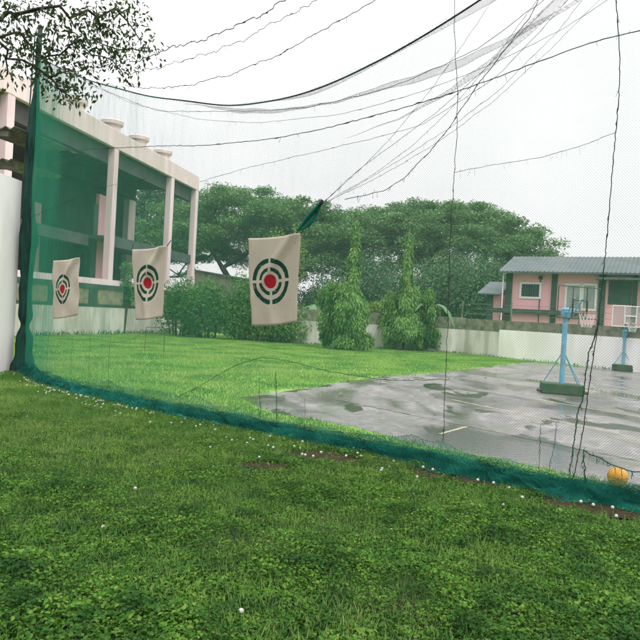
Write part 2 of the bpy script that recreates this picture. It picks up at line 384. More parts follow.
# bare soil worn along the foot of the net
M['bare'] = mat('bare_soil', (.062, .042, .027), .95, (.035, .034, .016), 9, 8, (.4, .6), .8, 40, spec=.1)
me = MB()
for (q, rad) in [(gnd(*p)[:2], r) for p, r in (((318, 456), .42), ((335, 461), .3), ((440, 476), .4), ((575, 503), .4), ((630, 514), .4), ((265, 468), .25), ((485, 484), .25))]:
    me.add([(q[0]+1.5*rad*math.cos(a)*(1+.25*math.sin(3*a+q[0])+.15*math.sin(7*a)), q[1]+.8*rad*math.sin(a)*(1+.2*math.sin(4*a)), .008+.003*len(me.v)) for a in np.linspace(0, 6.283, 40)[:-1]], [tuple(range(39))])
tag(me.build('bare_soil', M['bare']), kind='structure')
# ------------------------------------------------------------------ leaves and grass of the ground
def side_of_net(x, y):
    """metres in front of the net line (towards the camera)"""
    s = np.interp(np.arctan2(x, y), AZ, SS); b = path(s); return np.hypot(b[:, 0], b[:, 1])-np.hypot(x, y)
def scatter(n, r0, r1, a0, a1, power=1.0):
    u = rng.random(n); r = (r0**power+(r1**power-r0**power)*u)**(1/power); a = rng.uniform(a0, a1, n)
    return r*np.sin(a), r*np.cos(a)
dirt = [(gnd(*p)[:2], r) for p, r in (((318, 456), .42), ((335, 461), .3), ((440, 476), .4), ((575, 503), .4), ((630, 514), .4), ((265, 468), .3), ((485, 484), .25))]
def ground_leaves():
    q = [scatter(760000, 1.2, 18.5, R(-34), R(34), 1.3), scatter(150000, 1.2, 9, R(34), R(75), 1.4), scatter(150000, 1.2, 16, R(-62), R(-34), 1.4)]
    x, y = (np.concatenate([k_[i] for k_ in q]) for i in (0, 1))
    d = side_of_net(x, y); k = d > .05; x, y, d = x[k], y[k], d[k]
    pn = vnoise(x*1.3, y*1.3, 3)
    keep = rng.random(len(x)) < np.clip(1.0+.35*pn, .72, 1)
    for c, r in dirt:
        dd = np.hypot((x-c[0])/1.9, (y-c[1])); keep &= ~((dd < r*(.7+.3*np.sin(9*x)*np.cos(7*y))) & (rng.random(len(x)) < .88))
    x, y, pn = x[keep], y[keep], pn[keep]; n = len(x); dist = np.hypot(x, y)
    size = rng.uniform(.014, .038, n)*np.clip(1.12-.03*dist, .6, 1.1)*np.clip(1+.25*pn, .7, 1.3)
    az = rng.uniform(0, 2*math.pi, n); tilt = rng.uniform(-.3, .75, n)
    ax = np.stack([np.cos(az)*np.cos(tilt), np.sin(az)*np.cos(tilt), np.sin(tilt)], 1)
    hgt = rng.uniform(.0, 1, n)**.8*np.clip(.055+.05*vnoise(x*2.1, y*2.1, 5)+.03*vnoise(x*6, y*6, 6), .012, .15)
    c = np.stack([x, y, hgt+.004], 1)
    upv = np.array([0, 0, 1.0])+rng.normal(size=(n, 3))*.35
    side = np.cross(ax, upv); side /= np.linalg.norm(side, axis=1)[:, None]; nn = np.cross(side, ax)
    wd = size*rng.uniform(.55, .95, n)
    S, W = size[:, None], wd[:, None]
    v = np.empty((n, 6, 3))
    v[:, 0] = c; v[:, 1] = c+ax*S*.35+side*W*.5+nn*S*.1; v[:, 2] = c+ax*S*.7+side*W*.33+nn*S*.05
    v[:, 3] = c+ax*S-nn*S*.12; v[:, 4] = c+ax*S*.7-side*W*.33+nn*S*.05; v[:, 5] = c+ax*S*.35-side*W*.5+nn*S*.1
    i = np.arange(n)[:, None]*6
    f = np.concatenate([i+np.array([0, 1, 2, 3]), i+np.array([0, 3, 4, 5])])
    tag(mesh_np('ground_cover', v.reshape(-1, 3), f, M['ground_leaf']), 'low creeping leafy plants covering the ground before the net', 'ground cover', kind='stuff')
ground_leaves()
def blades(name, x, y, h, wd, label, lean=.5):
    n = len(x); az = rng.uniform(0, 6.283, n); c = np.stack([x, y, np.full(n, .006)], 1)
    ax = np.stack([np.cos(az)*lean*rng.random(n), np.sin(az)*lean*rng.random(n), np.ones(n)], 1)
    L_ = h*rng.uniform(.5, 1.2, n)[:, None]; b = rng.uniform(0, 6.283, n); s = np.stack([np.cos(b), np.sin(b), 0*b], 1)*(wd/2 if np.isscalar(wd) else wd[:, None]/2)
    v = np.stack([c-s, c+s, c+ax*L_], 1).reshape(-1, 3)
    tag(mesh_np(name, v, np.arange(3*n).reshape(-1, 3), M['grass']), label, 'grass', kind='stuff')
q = [scatter(520000, 6.5, 47, R(-31), R(33), 1.1), scatter(120000, 5, 40, R(33), R(60), 1.1), scatter(120000, 10, 40, R(-48), R(-31), 1.1)]
x, y = (np.concatenate([k_[i] for k_ in q]) for i in (0, 1))
jx, jy = rng.normal(size=(2, len(x)))*.16
k = (side_of_net(x, y) < -.02) & ~in_poly(x+jx+.25*vnoise(x*1.5, y*1.5, 21), y+jy+.3*vnoise(x*1.2, y*1.2, 22), court_poly)
x, y = x[k], y[k]; dd = np.hypot(x, y)
blades('lawn_grass', x, y, .065, .006+.0005*dd, 'short bright green grass on the lawn beyond the net')
x, y = scatter(300000, 3.2, 19, R(-34), R(34), 2.3)
k = (side_of_net(x, y) > .0)
for c_, r_q in dirt: k &= ~((np.hypot((x-c_[0])/1.7, y-c_[1]) < r_q*(.75+.3*np.sin(7*x)*np.cos(9*y))) & (rng.random(len(x)) < .93))
x, y = x[k], y[k]
blades('grass_tufts', x, y, .075, .006+.0004*np.hypot(x, y), 'thin grass blades growing among the creeping plants', .9)
# weeds on court seams
cs = []
for a, b, n in (((530, 380), (640, 398), 260), ((455, 345), (640, 372), 500), ((300, 398), (345, 392), 60)):
    a, b = gnd(*a), gnd(*b); t = rng.random(n)[:, None]; cs.append(a+(b-a)*t+rng.normal(size=(n, 3))*(.1, .1, 0))
cs = np.concatenate(cs); blades('court_weeds', cs[:, 0], cs[:, 1], .07, .02, 'low weeds growing along the court seams', .9)
# ------------------------------------------------------------------ safety net
net = thing('safety_net', 'tall green mesh safety net strung across the grass behind the targets', 'net')
cable_px = [(38, 57), (60, 68), (90, 81), (150, 97), (230, 107), (290, 98), (330, 85), (400, 50), (445, 23), (480, 0)]
cz = np.array([netsz(*p) for p in cable_px])
dz = (cz[-1, 1]-cz[-2, 1])/(cz[-1, 0]-cz[-2, 0])
xs = np.concatenate([[0.0], cz[:, 0], [cz[-1, 0]+2.0, LNET]]); zs = np.concatenate([[cz[0, 1]+.05], cz[:, 1], [cz[-1, 1]+dz*2.0, cz[-1, 1]+dz*2.0+.9]])
TOPZ = smooth_(np.interp(SS, xs, zs))
def top(s): return np.interp(s, SS, TOPZ)
def warp(s, z, k=1.0, seed=11):
    if k == 0: return s, z, 0*s
    """how the slack net hangs: out-of-plane bellies and in-plane stretch"""
    off = k*(.10*vnoise(s*.7, z*.45, seed, 3)+.03*vnoise(s*2.4, z*1.1, seed+1, 3))*np.clip(z*1.2, .1, 1)*np.clip(s/7, .22, 1)
    s2 = s+.05*vnoise(s*.9, z*.9, seed+2, 3); z2 = z+.05*vnoise(s*.8, z*.8, seed+3, 3)
    return s2, z2, off
def netting(name, zlo, zhi, s0, s1, cell, wd, material, k=1.0, base_off=0.0, step=.08, seed=11, crumple=None, drop=0.0):
    V, Fq, n0 = [], [], 0
    zmax = max(float(zhi(np.array(q))) for q in np.linspace(s0, s1, 60)); zmin = min(float(zlo(np.array(q))) for q in np.linspace(s0, s1, 60))
    for sg in (1, -1):
        c = np.arange(s0-zmax, s1+zmax, cell) if sg > 0 else np.arange(s0+zmin-.1, s1+zmax+.1, cell)
        s = np.arange(s0, s1+step, step)
        Sg, C = np.meshgrid(s, c); Z = sg*(Sg-C)
        lo, hi = zlo(Sg), zhi(Sg)
        ok = (Z > lo-step) & (Z < hi+step)
        if drop: ok &= rng.random(len(c))[:, None] > drop
        Z = np.clip(Z, lo, hi)
        s2, z2, off = warp(Sg, Z, k, seed)
        if crumple: s2, z2, off = crumple(s2, z2, off)
        s2 = np.clip(s2, 0, LNET)
        P = N3(s2, z2, off+base_off)
        ids = -np.ones(ok.shape, int); ids[ok] = np.arange(ok.sum()); p = P[ok]
        tn = np.concatenate([np.stack([np.interp(s2[ok], SS, tx), np.interp(s2[ok], SS, ty)], -1), np.full((len(p), 1), float(sg))], -1); tn /= np.linalg.norm(tn, axis=1)[:, None]
        nr = np.concatenate([pnorm(s2[ok]), np.zeros((len(p), 1))], -1); sd_ = np.cross(tn, nr)
        r = (wd/2*np.interp(s2[ok], [0, 6, 12], [1.05, .95, .78]))[:, None] if name == 'netting' else wd/2
        for a in (0, 2.094, 4.189): V.append(p+r*(nr*math.cos(a)+sd_*math.sin(a)))
        m_ = len(p); seg = ok[:, :-1] & ok[:, 1:]; a, b = ids[:, :-1][seg], ids[:, 1:][seg]
        for j in range(3):
            j2 = (j+1) % 3; Fq.append(np.stack([n0+a+j*m_, n0+b+j*m_, n0+b+j2*m_, n0+a+j2*m_], 1))
        n0 += 3*m_
    o = mesh_np(name, np.concatenate(V), [np.concatenate(Fq)], material, net)
    return o
Z0 = lambda s: np.zeros_like(np.asarray(s, float))
SV = LNET-.7
netting('netting', Z0, top, .0, SV, .034, .0033, M['net'])
# slack flap bunched under the top cable
def strip(name, px, h0, h1, x0=None, below=True, seed=41):
    c_ = np.array([netsz(*p) for p in px]); ln = c_[-1, 0]-c_[0, 0]
    mid = lambda s: np.interp(s, c_[:, 0], c_[:, 1])
    wd_ = lambda s: (h0+(h1-h0)*np.clip((s-c_[0, 0])/ln, 0, 1))*.62*(.75+.35*np.sin(s*1.7+seed))*np.clip((s-c_[0, 0])*.8, .05, 1)
    netting(name, lambda s: (top(s) if below else mid(s))-wd_(s), lambda s: top(s) if below else mid(s)+wd_(s), c_[0, 0], c_[-1, 0], .020, .0028, M['net_grey'], 0.0 if below else .5, .02 if below else .12, .05, seed)
strip('slack_flap', [(250, 105), (290, 98), (330, 85), (400, 50), (445, 23), (480, 0), (520, -28), (560, -60)], .07, .30, seed=41)
strip('slack_flap', [(190, 104), (238, 112), (286, 113), (337, 104), (420, 82), (470, 63), (520, 38), (570, 8), (600, -12)], .05, .10, below=False, seed=43)
strip('slack_flap', [(350, 141), (400, 122), (455, 92), (500, 62), (540, 28), (580, -8)], .03, .14, below=False, seed=47)
# folded hem lying on the grass
def hem():
    for q in range(13):
        amp = .04+.018*q
        def crumple(s, z, off, q=q, amp=amp):
            zz = z*(.8+.3*vnoise(s*1.7, z*0+q, 70+q, 3))
            return s+.04*vnoise(s*5, z*8, 80+q, 3), np.abs(zz)+.02*np.abs(vnoise(s*9, z*20, 90+q))+.01, off+amp*vnoise(s*2.6, z*6+q, 60+q, 4)+.10*np.exp(-z*6)
        hi = (.40-.05*q if q < 3 else .28-.012*q)
        netting('folded_hem', Z0, lambda s, hi=hi, q=q: hi*(.8+.2*vnoise(s*1.3, s*0+q, 50+q, 3))+.03, 0, SV, .034 if q < 3 else .021, .0045, M['hem'], .5, .0, .06, 100+q, crumple)
    n = 420; s = np.linspace(.05, SV, n)
    for q in range(2):   # rolled and folded core of the hem
        r = .02+.02*np.abs(vnoise(s*2.3, s*0, 130+q)); off = .05+.08*vnoise(s*1.1, s*0, 140+q)+(q % 2-.5)*.1
        z = r*.8+(.03, .01)[q]*(1+.4*vnoise(s*1.4, s*0, 145+q))
        me = MB(); P = N3(s, z, off); me.tube(P, r, 16)
        o = me.build('hem_roll', M['hem'], net, True)
        v = np.array([x.co for x in o.data.vertices]); v[:, 2] += .035*vnoise(v[:, 0]*7+q, v[:, 1]*7+v[:, 2]*40, 150+q)
        v[:, 2] = np.maximum(v[:, 2], .006); o.data.vertices.foreach_set('co', v.ravel().astype(np.float32))
hem()
def rope(name, px, r, material, off=.03, wig=.0, wf=6.0, parent=net, n=80, seedx=0):
    p = np.array([netsz(*q) for q in px]); t = np.concatenate([[0], np.cumsum(np.linalg.norm(np.diff(p, axis=0), axis=1))]); tt = np.linspace(0, t[-1], n)
    # smooth through the points (catmull-rom style by repeated averaging)
    s, z = np.interp(tt, t, p[:, 0]), np.interp(tt, t, p[:, 1])
    kk = np.hanning(9); kk /= kk.sum()
    def sm(a):
        e_ = np.concatenate([2*a[0]-a[4:0:-1], a, 2*a[-1]-a[-2:-6:-1]]); return np.convolve(e_, kk, 'valid')
    s, z = sm(sm(s)), sm(sm(z))
    if wig:
        s = s+wig*vnoise(tt*wf, tt*0, 200+seedx, 4); z = z+wig*vnoise(tt*wf, tt*0+3, 300+seedx, 4)
    sx_ = np.clip(s, 0, LNET); over = s-sx_
    P = N3(sx_, z, off+.0*s); P[:, 0] += over*tx[-1]*(over > 0); P[:, 1] += over*ty[-1]*(over > 0)
    r = r*.5; me = MB(); me.tube(P, r*(1+.25*np.abs(vnoise(tt*9, tt*0, 400+seedx))) if wig else r, 6)
    if wig:                                   # frayed ends and knots
        for k in rnd.sample(range(3, n-3), n//7):
            q = P[k]; dz_ = rnd.uniform(.02, .10); me.tube([q, q+np.array([rnd.uniform(-.03, .03), rnd.uniform(-.03, .03), -dz_*rnd.choice((1, 1, -.5))])], r*.5, 4)
        for k in rnd.sample(range(3, n-3), n//22):
            q = P[k-1:k+2]; me.tube(q, [r*.8, r*2.0, r*.8], 6)
    return me.build(name, material, parent, True)
s_ = np.linspace(.0, LNET, 160); me = MB(); me.tube(N3(s_, top(s_), .0), .013, 8); me.build('top_cable', M['rope'], net, True)
inner = [  # laced ropes and stretched folds of the net, as they run across it
    ([(84, 79), (130, 103), (200, 120), (260, 123), (340, 115), (420, 93), (480, 70), (560, 32), (640, -20)], .006, 'rope_grey', .01),
    ([(90, 85), (160, 112), (230, 112), (310, 108), (400, 85), (480, 48), (545, 0)], .007, 'rope', .012),
    ([(60, 152), (110, 148), (200, 146), (270, 140), (330, 128), (400, 110), (455, 93), (520, 70), (570, 52), (600, 40), (640, 32), (680, 20)], .011, 'rope', .02),
    ([(200, 182), (240, 170), (290, 158), (360, 142), (420, 126), (455, 105), (500, 75), (560, 10), (600, -40)], .006, 'rope_grey', .012),
    ([(322, 205), (345, 182), (372, 160), (400, 140), (440, 110), (490, 65), (525, 30), (560, -5)], .006, 'rope_grey', .015),
    ([(345, 200), (385, 191), (405, 178), (430, 152), (452, 125), (480, 82), (505, 50), (530, 18), (545, -10)], .009, 'rope', .014),
    ([(322, 205), (350, 190), (400, 160), (450, 128), (500, 90), (560, 30), (590, -10)], .005, 'rope_grey', .01),
    ([(455, 173), (490, 166), (540, 158), (580, 147), (617, 133)], .006, 'rope_grey', .03),
    ([(455, -20), (456, 40), (459, 90), (458, 130), (455, 175), (452, 230), (450, 290), (448, 340), (446, 390), (445, 440)], .008, 'rope', .035),
    ([(616, -20), (618, 20), (620, 60), (619, 100), (616, 140), (611, 200), (605, 260), (598, 330), (590, 380), (583, 430), (574, 478)], .010, 'rope', .03),
    ([(600, 318), (592, 345), (586, 370), (583, 395), (577, 420), (573, 450), (571, 475)], .012, 'rope_green', .016),
    ([(583, 450), (600, 458), (618, 468), (640, 472), (660, 474)], .012, 'rope_green', .02),
    ([(583, 450), (584, 465), (585, 482)], .010, 'rope_green', .02),
    ([(180, 396), (205, 384), (235, 366), (262, 357), (290, 361), (330, 371), (385, 380), (450, 379)], .008, 'rope_green', .02),
    ([(260, 378), (261, 400), (260, 425)], .006, 'rope_green', .02), ([(276, 372), (277, 400), (277, 430)], .009, 'rope_green', .015),
    ([(305, 398), (305, 425), (304, 440)], .004, 'rope_green', .01),
    ([(542, 425), (540, 450), (539, 470)], .005, 'rope_green', .01), ([(557, 422), (553, 450), (549, 472)], .005, 'rope_green', .012),
    ([(30, 218), (60, 205), (100, 188), (150, 178)], .005, 'rope_green', .01),
    ([(40, 172), (70, 160), (110, 146)], .006, 'rope_grey', .01),
    ([(100, 345), (130, 340), (150, 330)], .004, 'rope_green', .01),
]
for x1, y1, bow in ((500, -10, 18), (545, -10, 30), (610, -10, 26)):   # fan of stretched netting above the knot
    inner.append(([(323, 204)]+[(323+(x1-323)*q, 204+(y1-204)*q+bow*math.sin(q*3.14)) for q in (.2, .4, .6, .8)]+[(x1, y1)], .005, 'rope_grey', .012))
for i, (p, r, mk, off) in enumerate(inner):
    rope('lacing_rope', p, r, M[mk], off, .016 if mk != 'rope_grey' else .010, 9, n=150, seedx=i)
for x0, n in ((72, 1), (90, 1), (110, 1), (48, 1)):
    rope('lacing_rope', [(x0+1, 335), (x0-1, 370), (x0, 392+(x0-72)*.2)], .004, M['rope_green'], .01, .01, 4, n=30, seedx=x0)
# gathered tie that pulls the net to a knot over the big target
a, b = netsz(300, 231), netsz(323, 204); t = np.linspace(0, 1, 14)
me = MB()
for q in range(6):
    o1, o2 = rnd.uniform(-.05, .05), rnd.uniform(-.05, .05)
    me.tube(N3(a[0]+(b[0]-a[0])*t+o1*np.sin(t*3.14), a[1]+(b[1]-a[1])*t+o2*np.sin(t*3.14)-.04*np.sin(t*3.14), .06+o2*.4), .011+.008*np.sin(t*3.14), 6)
me.build('gathered_tie', M['hem'], net, True)
me = MB(); me.tube(N3(b[0]+np.array([-.03, 0, .03]), b[1]+np.array([-.04, .0, .05]), .06), [.022, .032, .02], 8)
me.tube(N3(b[0]+np.array([-.06, -.08, -.07]), b[1]+np.array([-.0, -.06, -.15]), .07), .01, 6); me.build('knot', M['rope'], net, True)
# bunched edge hanging beside the far post
zz = np.linspace(.02, 8.8, 130)
me = MB()
rr = .13+.05*np.sin(zz*2.2)+.05*vnoise(zz*1.1, zz*0, 500)+.06*np.exp(-((zz-1.9)/.55)**2)-.07*np.exp(-((zz-1.25)/.18)**2)+.12*np.exp(-(zz/.35)**2)
rr = np.clip(rr*np.interp(zz, [0, 6, 8.8], [1.2, .9, .55]), .05, .5)
base = path(np.array(0.0)); tdir = np.array([tx[0], ty[0]])
c = np.stack([base[0]+.0*zz+.05*vnoise(zz*.8, zz*0, 501), base[1]+.05*vnoise(zz*.8, zz*0, 502), zz], 1)
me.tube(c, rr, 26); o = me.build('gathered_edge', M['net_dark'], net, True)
v = np.array([x.co for x in o.data.vertices]); ang = np.arctan2(v[:, 1]-base[1], v[:, 0]-base[0])
k = 1+.18*np.sin(ang*9+v[:, 2]*.9)+.1*np.sin(ang*5-v[:, 2]*2.1)
v[:, :2] = base+(v[:, :2]-base)*k[:, None]; o.data.vertices.foreach_set('co', v.ravel().astype(np.float32))
# posts
post = thing('net_post', 'tall dark post wrapped in bunched netting beside the white shed wall', 'post')
pb = base-pnorm(np.array(0.0))*.02
me = MB(); me.tube([(pb[0], pb[1], 0), (pb[0]+.0, pb[1], 4), (pb[0]+.0, pb[1], 9.3)], .06, 12); me.build('pole', M['galv'], post)
me = MB(); me.tube([(pb[0]-.22, pb[1]-.05, 5.2), (pb[0]-.17, pb[1]-.02, 7.0), (pb[0]-.13, pb[1], 9.0)], .018, 8); me.build('stay_rod', M['galv'], post)
settle(post, (*pb, 0))
pe = path(np.array(LNET)); zt = float(top(LNET))
post2 = thing('net_post', 'tall dark post carrying the near end of the net', 'post')
me = MB(); me.tube([(pe[0], pe[1], 0), (pe[0], pe[1], zt+.3)], .06, 12); me.build('pole', M['galv'], post2); settle(post2, (*pe, 0))
# overhead cables
oc = [([(38, 57), (75, 60), (120, 57), (160, 44), (205, 27), (262, 0), (330, -35)], .012, 'frayed dark cable crossing the top of the sky, uppermost of three', .04, .3),
      ([(45, 62), (110, 65), (160, 56), (205, 38), (240, 22), (282, 0), (350, -40)], .008, 'thin frayed cable between two others above the net', .04, .45),
      ([(100, 78), (135, 79), (170, 74), (210, 62), (250, 45), (290, 22), (327, 0), (390, -40)], .009, 'dark cable with hanging threads just above the top of the net', .015, .6)]
for i, (p, r, lab, wg, off) in enumerate(oc):
    o = rope('overhead_cable', p, r*1.3, M['rope'], -off, wg*2.2, 9, None, 160, 50+i); tag(o, lab, 'cable')
# ------------------------------------------------------------------ target banners
def banner(cs, cu, cv, label, seed, flapv):
    q = [netsz(*p) for p in cs]   # TL TR BR BL
    nx, nz_ = 26, 40; U, V = np.meshgrid(np.linspace(0, 1, nx), np.linspace(0, 1, nz_))
    tl, tr, br, bl = [np.array(k) for k in q]
    sag = .02*np.sin(U*math.pi)*(1-V)
    P2 = ((1-U)*(1-V))[..., None]*tl+(U*(1-V))[..., None]*tr+(U*V)[..., None]*br+((1-U)*V)[..., None]*bl
    P2[..., 1] -= sag*1.2+.02*np.sin(U*math.pi)*V
    P2[..., 0] += .012*np.sin(V*9+seed)*(U < .02)+.010*np.sin(V*7+seed)*(U > .98)
    off = .10+.03*np.sin(U*5+V*2+seed)*V+.02*vnoise(U*3.0, V*4, seed, 3)+.035*np.exp(-((U-V*.3-.15)/.12)**2)*flapv*V
    off = off+.05*np.exp(-(((U-.85)+(V*1.2-.02))/.10)**2)*(1-V)      # crease pulled from the top corner
    P = N3(P2[..., 0], P2[..., 1], off).reshape(-1, 3)
    idx = np.arange(nx*nz_).reshape(nz_, nx)
    f = np.stack([idx[:-1, :-1], idx[1:, :-1], idx[1:, 1:], idx[:-1, 1:]], -1).reshape(-1, 4)
    root = thing('target_banner', label, 'banner', 'target banners hung on the net')
    Wd = abs(tr[0]-tl[0]+br[0]-bl[0])/2; Ht = abs(tl[1]-bl[1]+tr[1]-br[1])/2
    o = mesh_np('cloth', P, f, cloth_mat(Wd/Ht, cu, cv), root, True)
    uvl = o.data.uv_layers.new(name='UVMap'); vi = np.empty(len(o.data.loops), np.int32); o.data.loops.foreach_get('vertex_index', vi)
    uvs = np.stack([U.ravel(), 1-V.ravel()], 1)[vi]; uvl.data.foreach_set('uv', uvs.ravel().astype(np.float32))
    sol = o.modifiers.new('thick', 'SOLIDIFY'); sol.thickness = .006
    for c_, dx in ((tl, -.05), (tr, .04)):     # cords at the upper corners
        me = MB(); t = np.linspace(0, 1, 8)
        me.tube(N3(c_[0]+dx*t, c_[1]+.12*t-.02, .09-.05*t), .008, 6); me.build('tie_cord', M['rope'], root, True)
    p0 = N3(np.array((tl[0]+tr[0])/2), min(bl[1], br[1]), .1); settle(root, p0)
banner([(252, 239), (304, 234), (301, 322), (256, 326)], .43, .50, 'largest beige cloth target with red bullseye, tied to the gathered knot', 1, 1.0)
banner([(136, 250), (171, 246), (167, 317), (140, 320)], .46, .515, 'beige cloth target with curled lower corner, above the thin metal hoop frame', 2, 1.8)
banner([(57, 261), (84, 258), (82, 315), (57, 319)], .43, .50, 'smallest beige cloth target, hanging nearest the bunched net post', 3, .3)
# ------------------------------------------------------------------ golf balls
bm_ = MB(); bm_.lathe((0, 0, 0), [(.0213*math.sin(a), -.0213*math.cos(a)) for a in np.linspace(.05, math.pi-.05, 11)], 16)
b0 = bm_.build('golf_ball', M['ball'], None, True)
spots = [gnd(*p)[:2] for p in ((135, 493), (103, 529), (192, 518), (69, 628), (391, 532), (241, 615), (516, 610), (517, 612), (259, 461), (302, 457), (305, 459), (313, 460), (321, 456), (346, 459), (361, 459), (389, 470), (381, 474), (423, 471), (509, 491), (539, 490), (522, 501), (560, 514), (593, 509), (616, 521), (503, 508), (417, 480), (268, 449), (273, 451), (247, 446), (232, 443), (226, 440), (250, 441), (253, 443), (300, 451), (27, 419), (115, 418), (150, 425), (210, 450), (209, 442), (182, 425), (200, 428), (215, 433))]
for i in range(96):
    s = min(max(rnd.gauss(5.6, 2.2), .7), LNET-1.5) if i < 74 else rnd.uniform(1, LNET-1.5)
    b = path(np.array(s))+pnorm(np.array(s))*rnd.choice((rnd.uniform(.24, .34), rnd.uniform(.26, .8))); spots.append(b)
for i, p in enumerate(spots):
    o = b0 if i == 0 else b0.copy()
    if i: col.objects.link(o)
    o.location = (p[0], p[1], (.008 if math.hypot(*p) < 6.2 else .036)+rnd.uniform(0, .02)); sc_ = .88; o.scale = (sc_,)*3
    tag(o, 'small white golf ball lying in the leafy grass before the net', 'golf ball', 'golf balls in the grass before the net')
# ------------------------------------------------------------------ yellow ball
yb = gnd(617, 487); r = .125
root = thing('ball', 'yellow rubber ball resting on the grass behind the net hem', 'ball')
me = MB(); me.lathe((yb[0], yb[1], r+.01), [(r*math.sin(a), -r*math.cos(a)) for a in np.linspace(.03, math.pi-.03, 18)], 28); me.build('shell', M['yball'], root, True)
me = MB()
for ax in range(3):
    th = np.linspace(0, 2*math.pi, 40); cc = np.zeros((40, 3)); cc[:, ax] = np.cos(th); cc[:, (ax+1) % 3] = np.sin(th)
    me.tube(cc*(r-.0005)+(yb[0], yb[1], r+.01), .0025, 5, False)
me.build('seam', M['seam'], root); settle(root, (yb[0], yb[1], 0))
# ------------------------------------------------------------------ basketball stands
def hoop(name_label, base_px, zpole, board_half, board_z, facing, mesh_board, rimdir, base_w, sc_pole=.075, base_rz=0.0):
    b = gnd(*base_px); root = thing('basketball_stand', name_label, 'basketball stand')
    q = lambda p: (b[0]+p[0], b[1]+p[1], p[2])
    ca, sa = math.cos(base_rz), math.sin(base_rz)
    rt = lambda x, y, z: q((x*ca-y*sa, x*sa+y*ca, z))
    w2, d2, hh = base_w/2, .32, .32
    me = MB(); me.hexa([rt(-w2, -d2, .012), rt(w2, -d2, .012), rt(w2, d2, .012), rt(-w2, d2, .012), rt(-w2*.97, -d2*.9, hh), rt(w2*.97, -d2*.9, hh), rt(w2*.97, d2*.9, hh), rt(-w2*.97, d2*.9, hh)])
    me.build('base', M['base_green'], root, bevel=.03)
    for e0, e1 in ((-w2-.12, -w2+.05), (w2-.05, w2+.12)):
        me = MB(); me.tube([rt(e0, -.2, .1), rt(e1, -.2, .1)], .05, 10); me.build('wheel', M['steel'], root)
    me = MB(); me.tube([q((0, 0, .3)), q((0, 0, zpole))], sc_pole, 14); me.lathe(q((0, 0, zpole)), [(sc_pole*1.5, -.22), (sc_pole*1.7, -.1), (sc_pole*1.7, .05), (sc_pole, .1)], 14)
    me.build('pole', M['blue'], root)
    for sx_, sy in ((-1, .2), (1, -.2), (1, .3)):
        me = MB(); me.tube([rt(sx_*w2*.85, sy, .3), q((0, 0, zpole*.52))], .018, 8); me.build('brace', M['blue'], root)
    # board in its own frame: fx = sideways, fy = the way it faces
    fx = np.array([math.cos(facing), math.sin(facing), 0]); fy = np.array([-math.sin(facing), math.cos(facing), 0]); arm = .55
    bc = np.array(q((0, 0, 0)))+fy*arm
    z0, z1 = board_z
    P = lambda u, z, o=0: bc+fx*u+fy*o+np.array([0, 0, z])
    me = MB()
    for u in (-.16, .16):
        me.tube([np.array(q((0, 0, zpole-.05)))+fx*u*.4, P(u, z0+.18, -.03)], .022, 8)
        me.tube([np.array(q((0, 0, zpole-.35)))+fx*u*.4, P(u, z0+.6, -.03)], .022, 8)
    me.build('arm', M['blue'], root)
    me = MB(); W2 = board_half; tk = .022 if mesh_board else .015
    fr = [((-W2, z0), (W2, z0)), ((-W2, z1), (W2, z1)), ((-W2, z0), (-W2, z1)), ((W2, z0), (W2, z1))]
    fr += [((-W2*.33, z0), (-W2*.33, z1)), ((W2*.33, z0), (W2*.33, z1))]
    for a, c in fr: me.tube([P(*a), P(*c)], tk, 6)
    bf = me.build('backboard_frame', M['white'] if mesh_board else M['green_trim'], root)
    me = MB()
    if mesh_board:      # open wire panel
        for u in np.linspace(-W2, W2, 44): me.tube([P(u, z0), P(u, z1)], .006, 4)
        for z in np.linspace(z0, z1, 26): me.tube([P(-W2, z), P(W2, z)], .006, 4)
    else:
        for u in np.linspace(-W2, W2, 14): me.tube([P(u, z0), P(u, z1)], .003, 4)
    me.build('board_mesh', M['board'], root)
    me = MB(); zr = z0+.16
    for a, c in (((-.26, zr), (.26, zr)), ((-.26, zr+.36), (.26, zr+.36)), ((-.26, zr), (-.26, zr+.36)), ((.26, zr), (.26, zr+.36))): me.tube([P(*a, .035), P(*c, .035)], .028 if mesh_board else .013, 6)
    me.build('target_square', M['white'] if mesh_board else M['green_trim'], root)
    th = np.linspace(0, 2*math.pi, 30); rc = P(0, zr, .05+.27)
    me = MB(); me.tube(rc+np.outer(np.cos(th), fx)*.225+np.outer(np.sin(th), fy)*.225, .012, 6, False); me.tube([P(0, zr, 0), P(0, zr, .1)], .04, 6); me.build('rim', M['orange'], root)
    me = MB()
    for k in range(12):
        for dk in (-1, 1):
            t = np.linspace(0, 1, 5); an = k/12*6.283+dk*t*.7; rad = .225-.09*t
            me.tube(rc+np.outer(np.cos(an)*rad, fx)+np.outer(np.sin(an)*rad, fy)+np.outer(-t*.4, (0, 0, 1)), .004, 4)
    me.build('rim_net', M['white'], root)
    settle(root, (b[0], b[1], 0))
hoop('blue basketball stand with dark green weighted base, nearer of the two on the court', (561, 394), 2.5, .78, (2.28, 3.2), R(200), False, 1, 1.2, .075, R(-12))
hoop('blue basketball stand with white framed mesh board, farther one by the wall', (622.5, 371), 1.95, .85, (2.2, 3.2), R(176), True, 1, .85, .06, R(-5))
# ------------------------------------------------------------------ thin metal frame, sapling
root = thing('hoop_frame', 'thin rusty metal frame standing on the lawn below the middle target', 'frame')
a, b = gnd(144.5, 351), gnd(163.5, 355); hh = 1.03
me = MB(); me.tube([a, a+(.03, 0, hh)], .014, 8); me.build('leg', M['steel'], root)
me = MB(); me.tube([b, b+(.0, 0, hh+.05)], .014, 8); me.build('leg', M['steel'], root)
me = MB(); me.tube([a+(.03, 0, hh), b+(0, 0, hh+.05)], .014, 8); me.build('crossbar', M['steel'], root); settle(root, (a+b)/2)
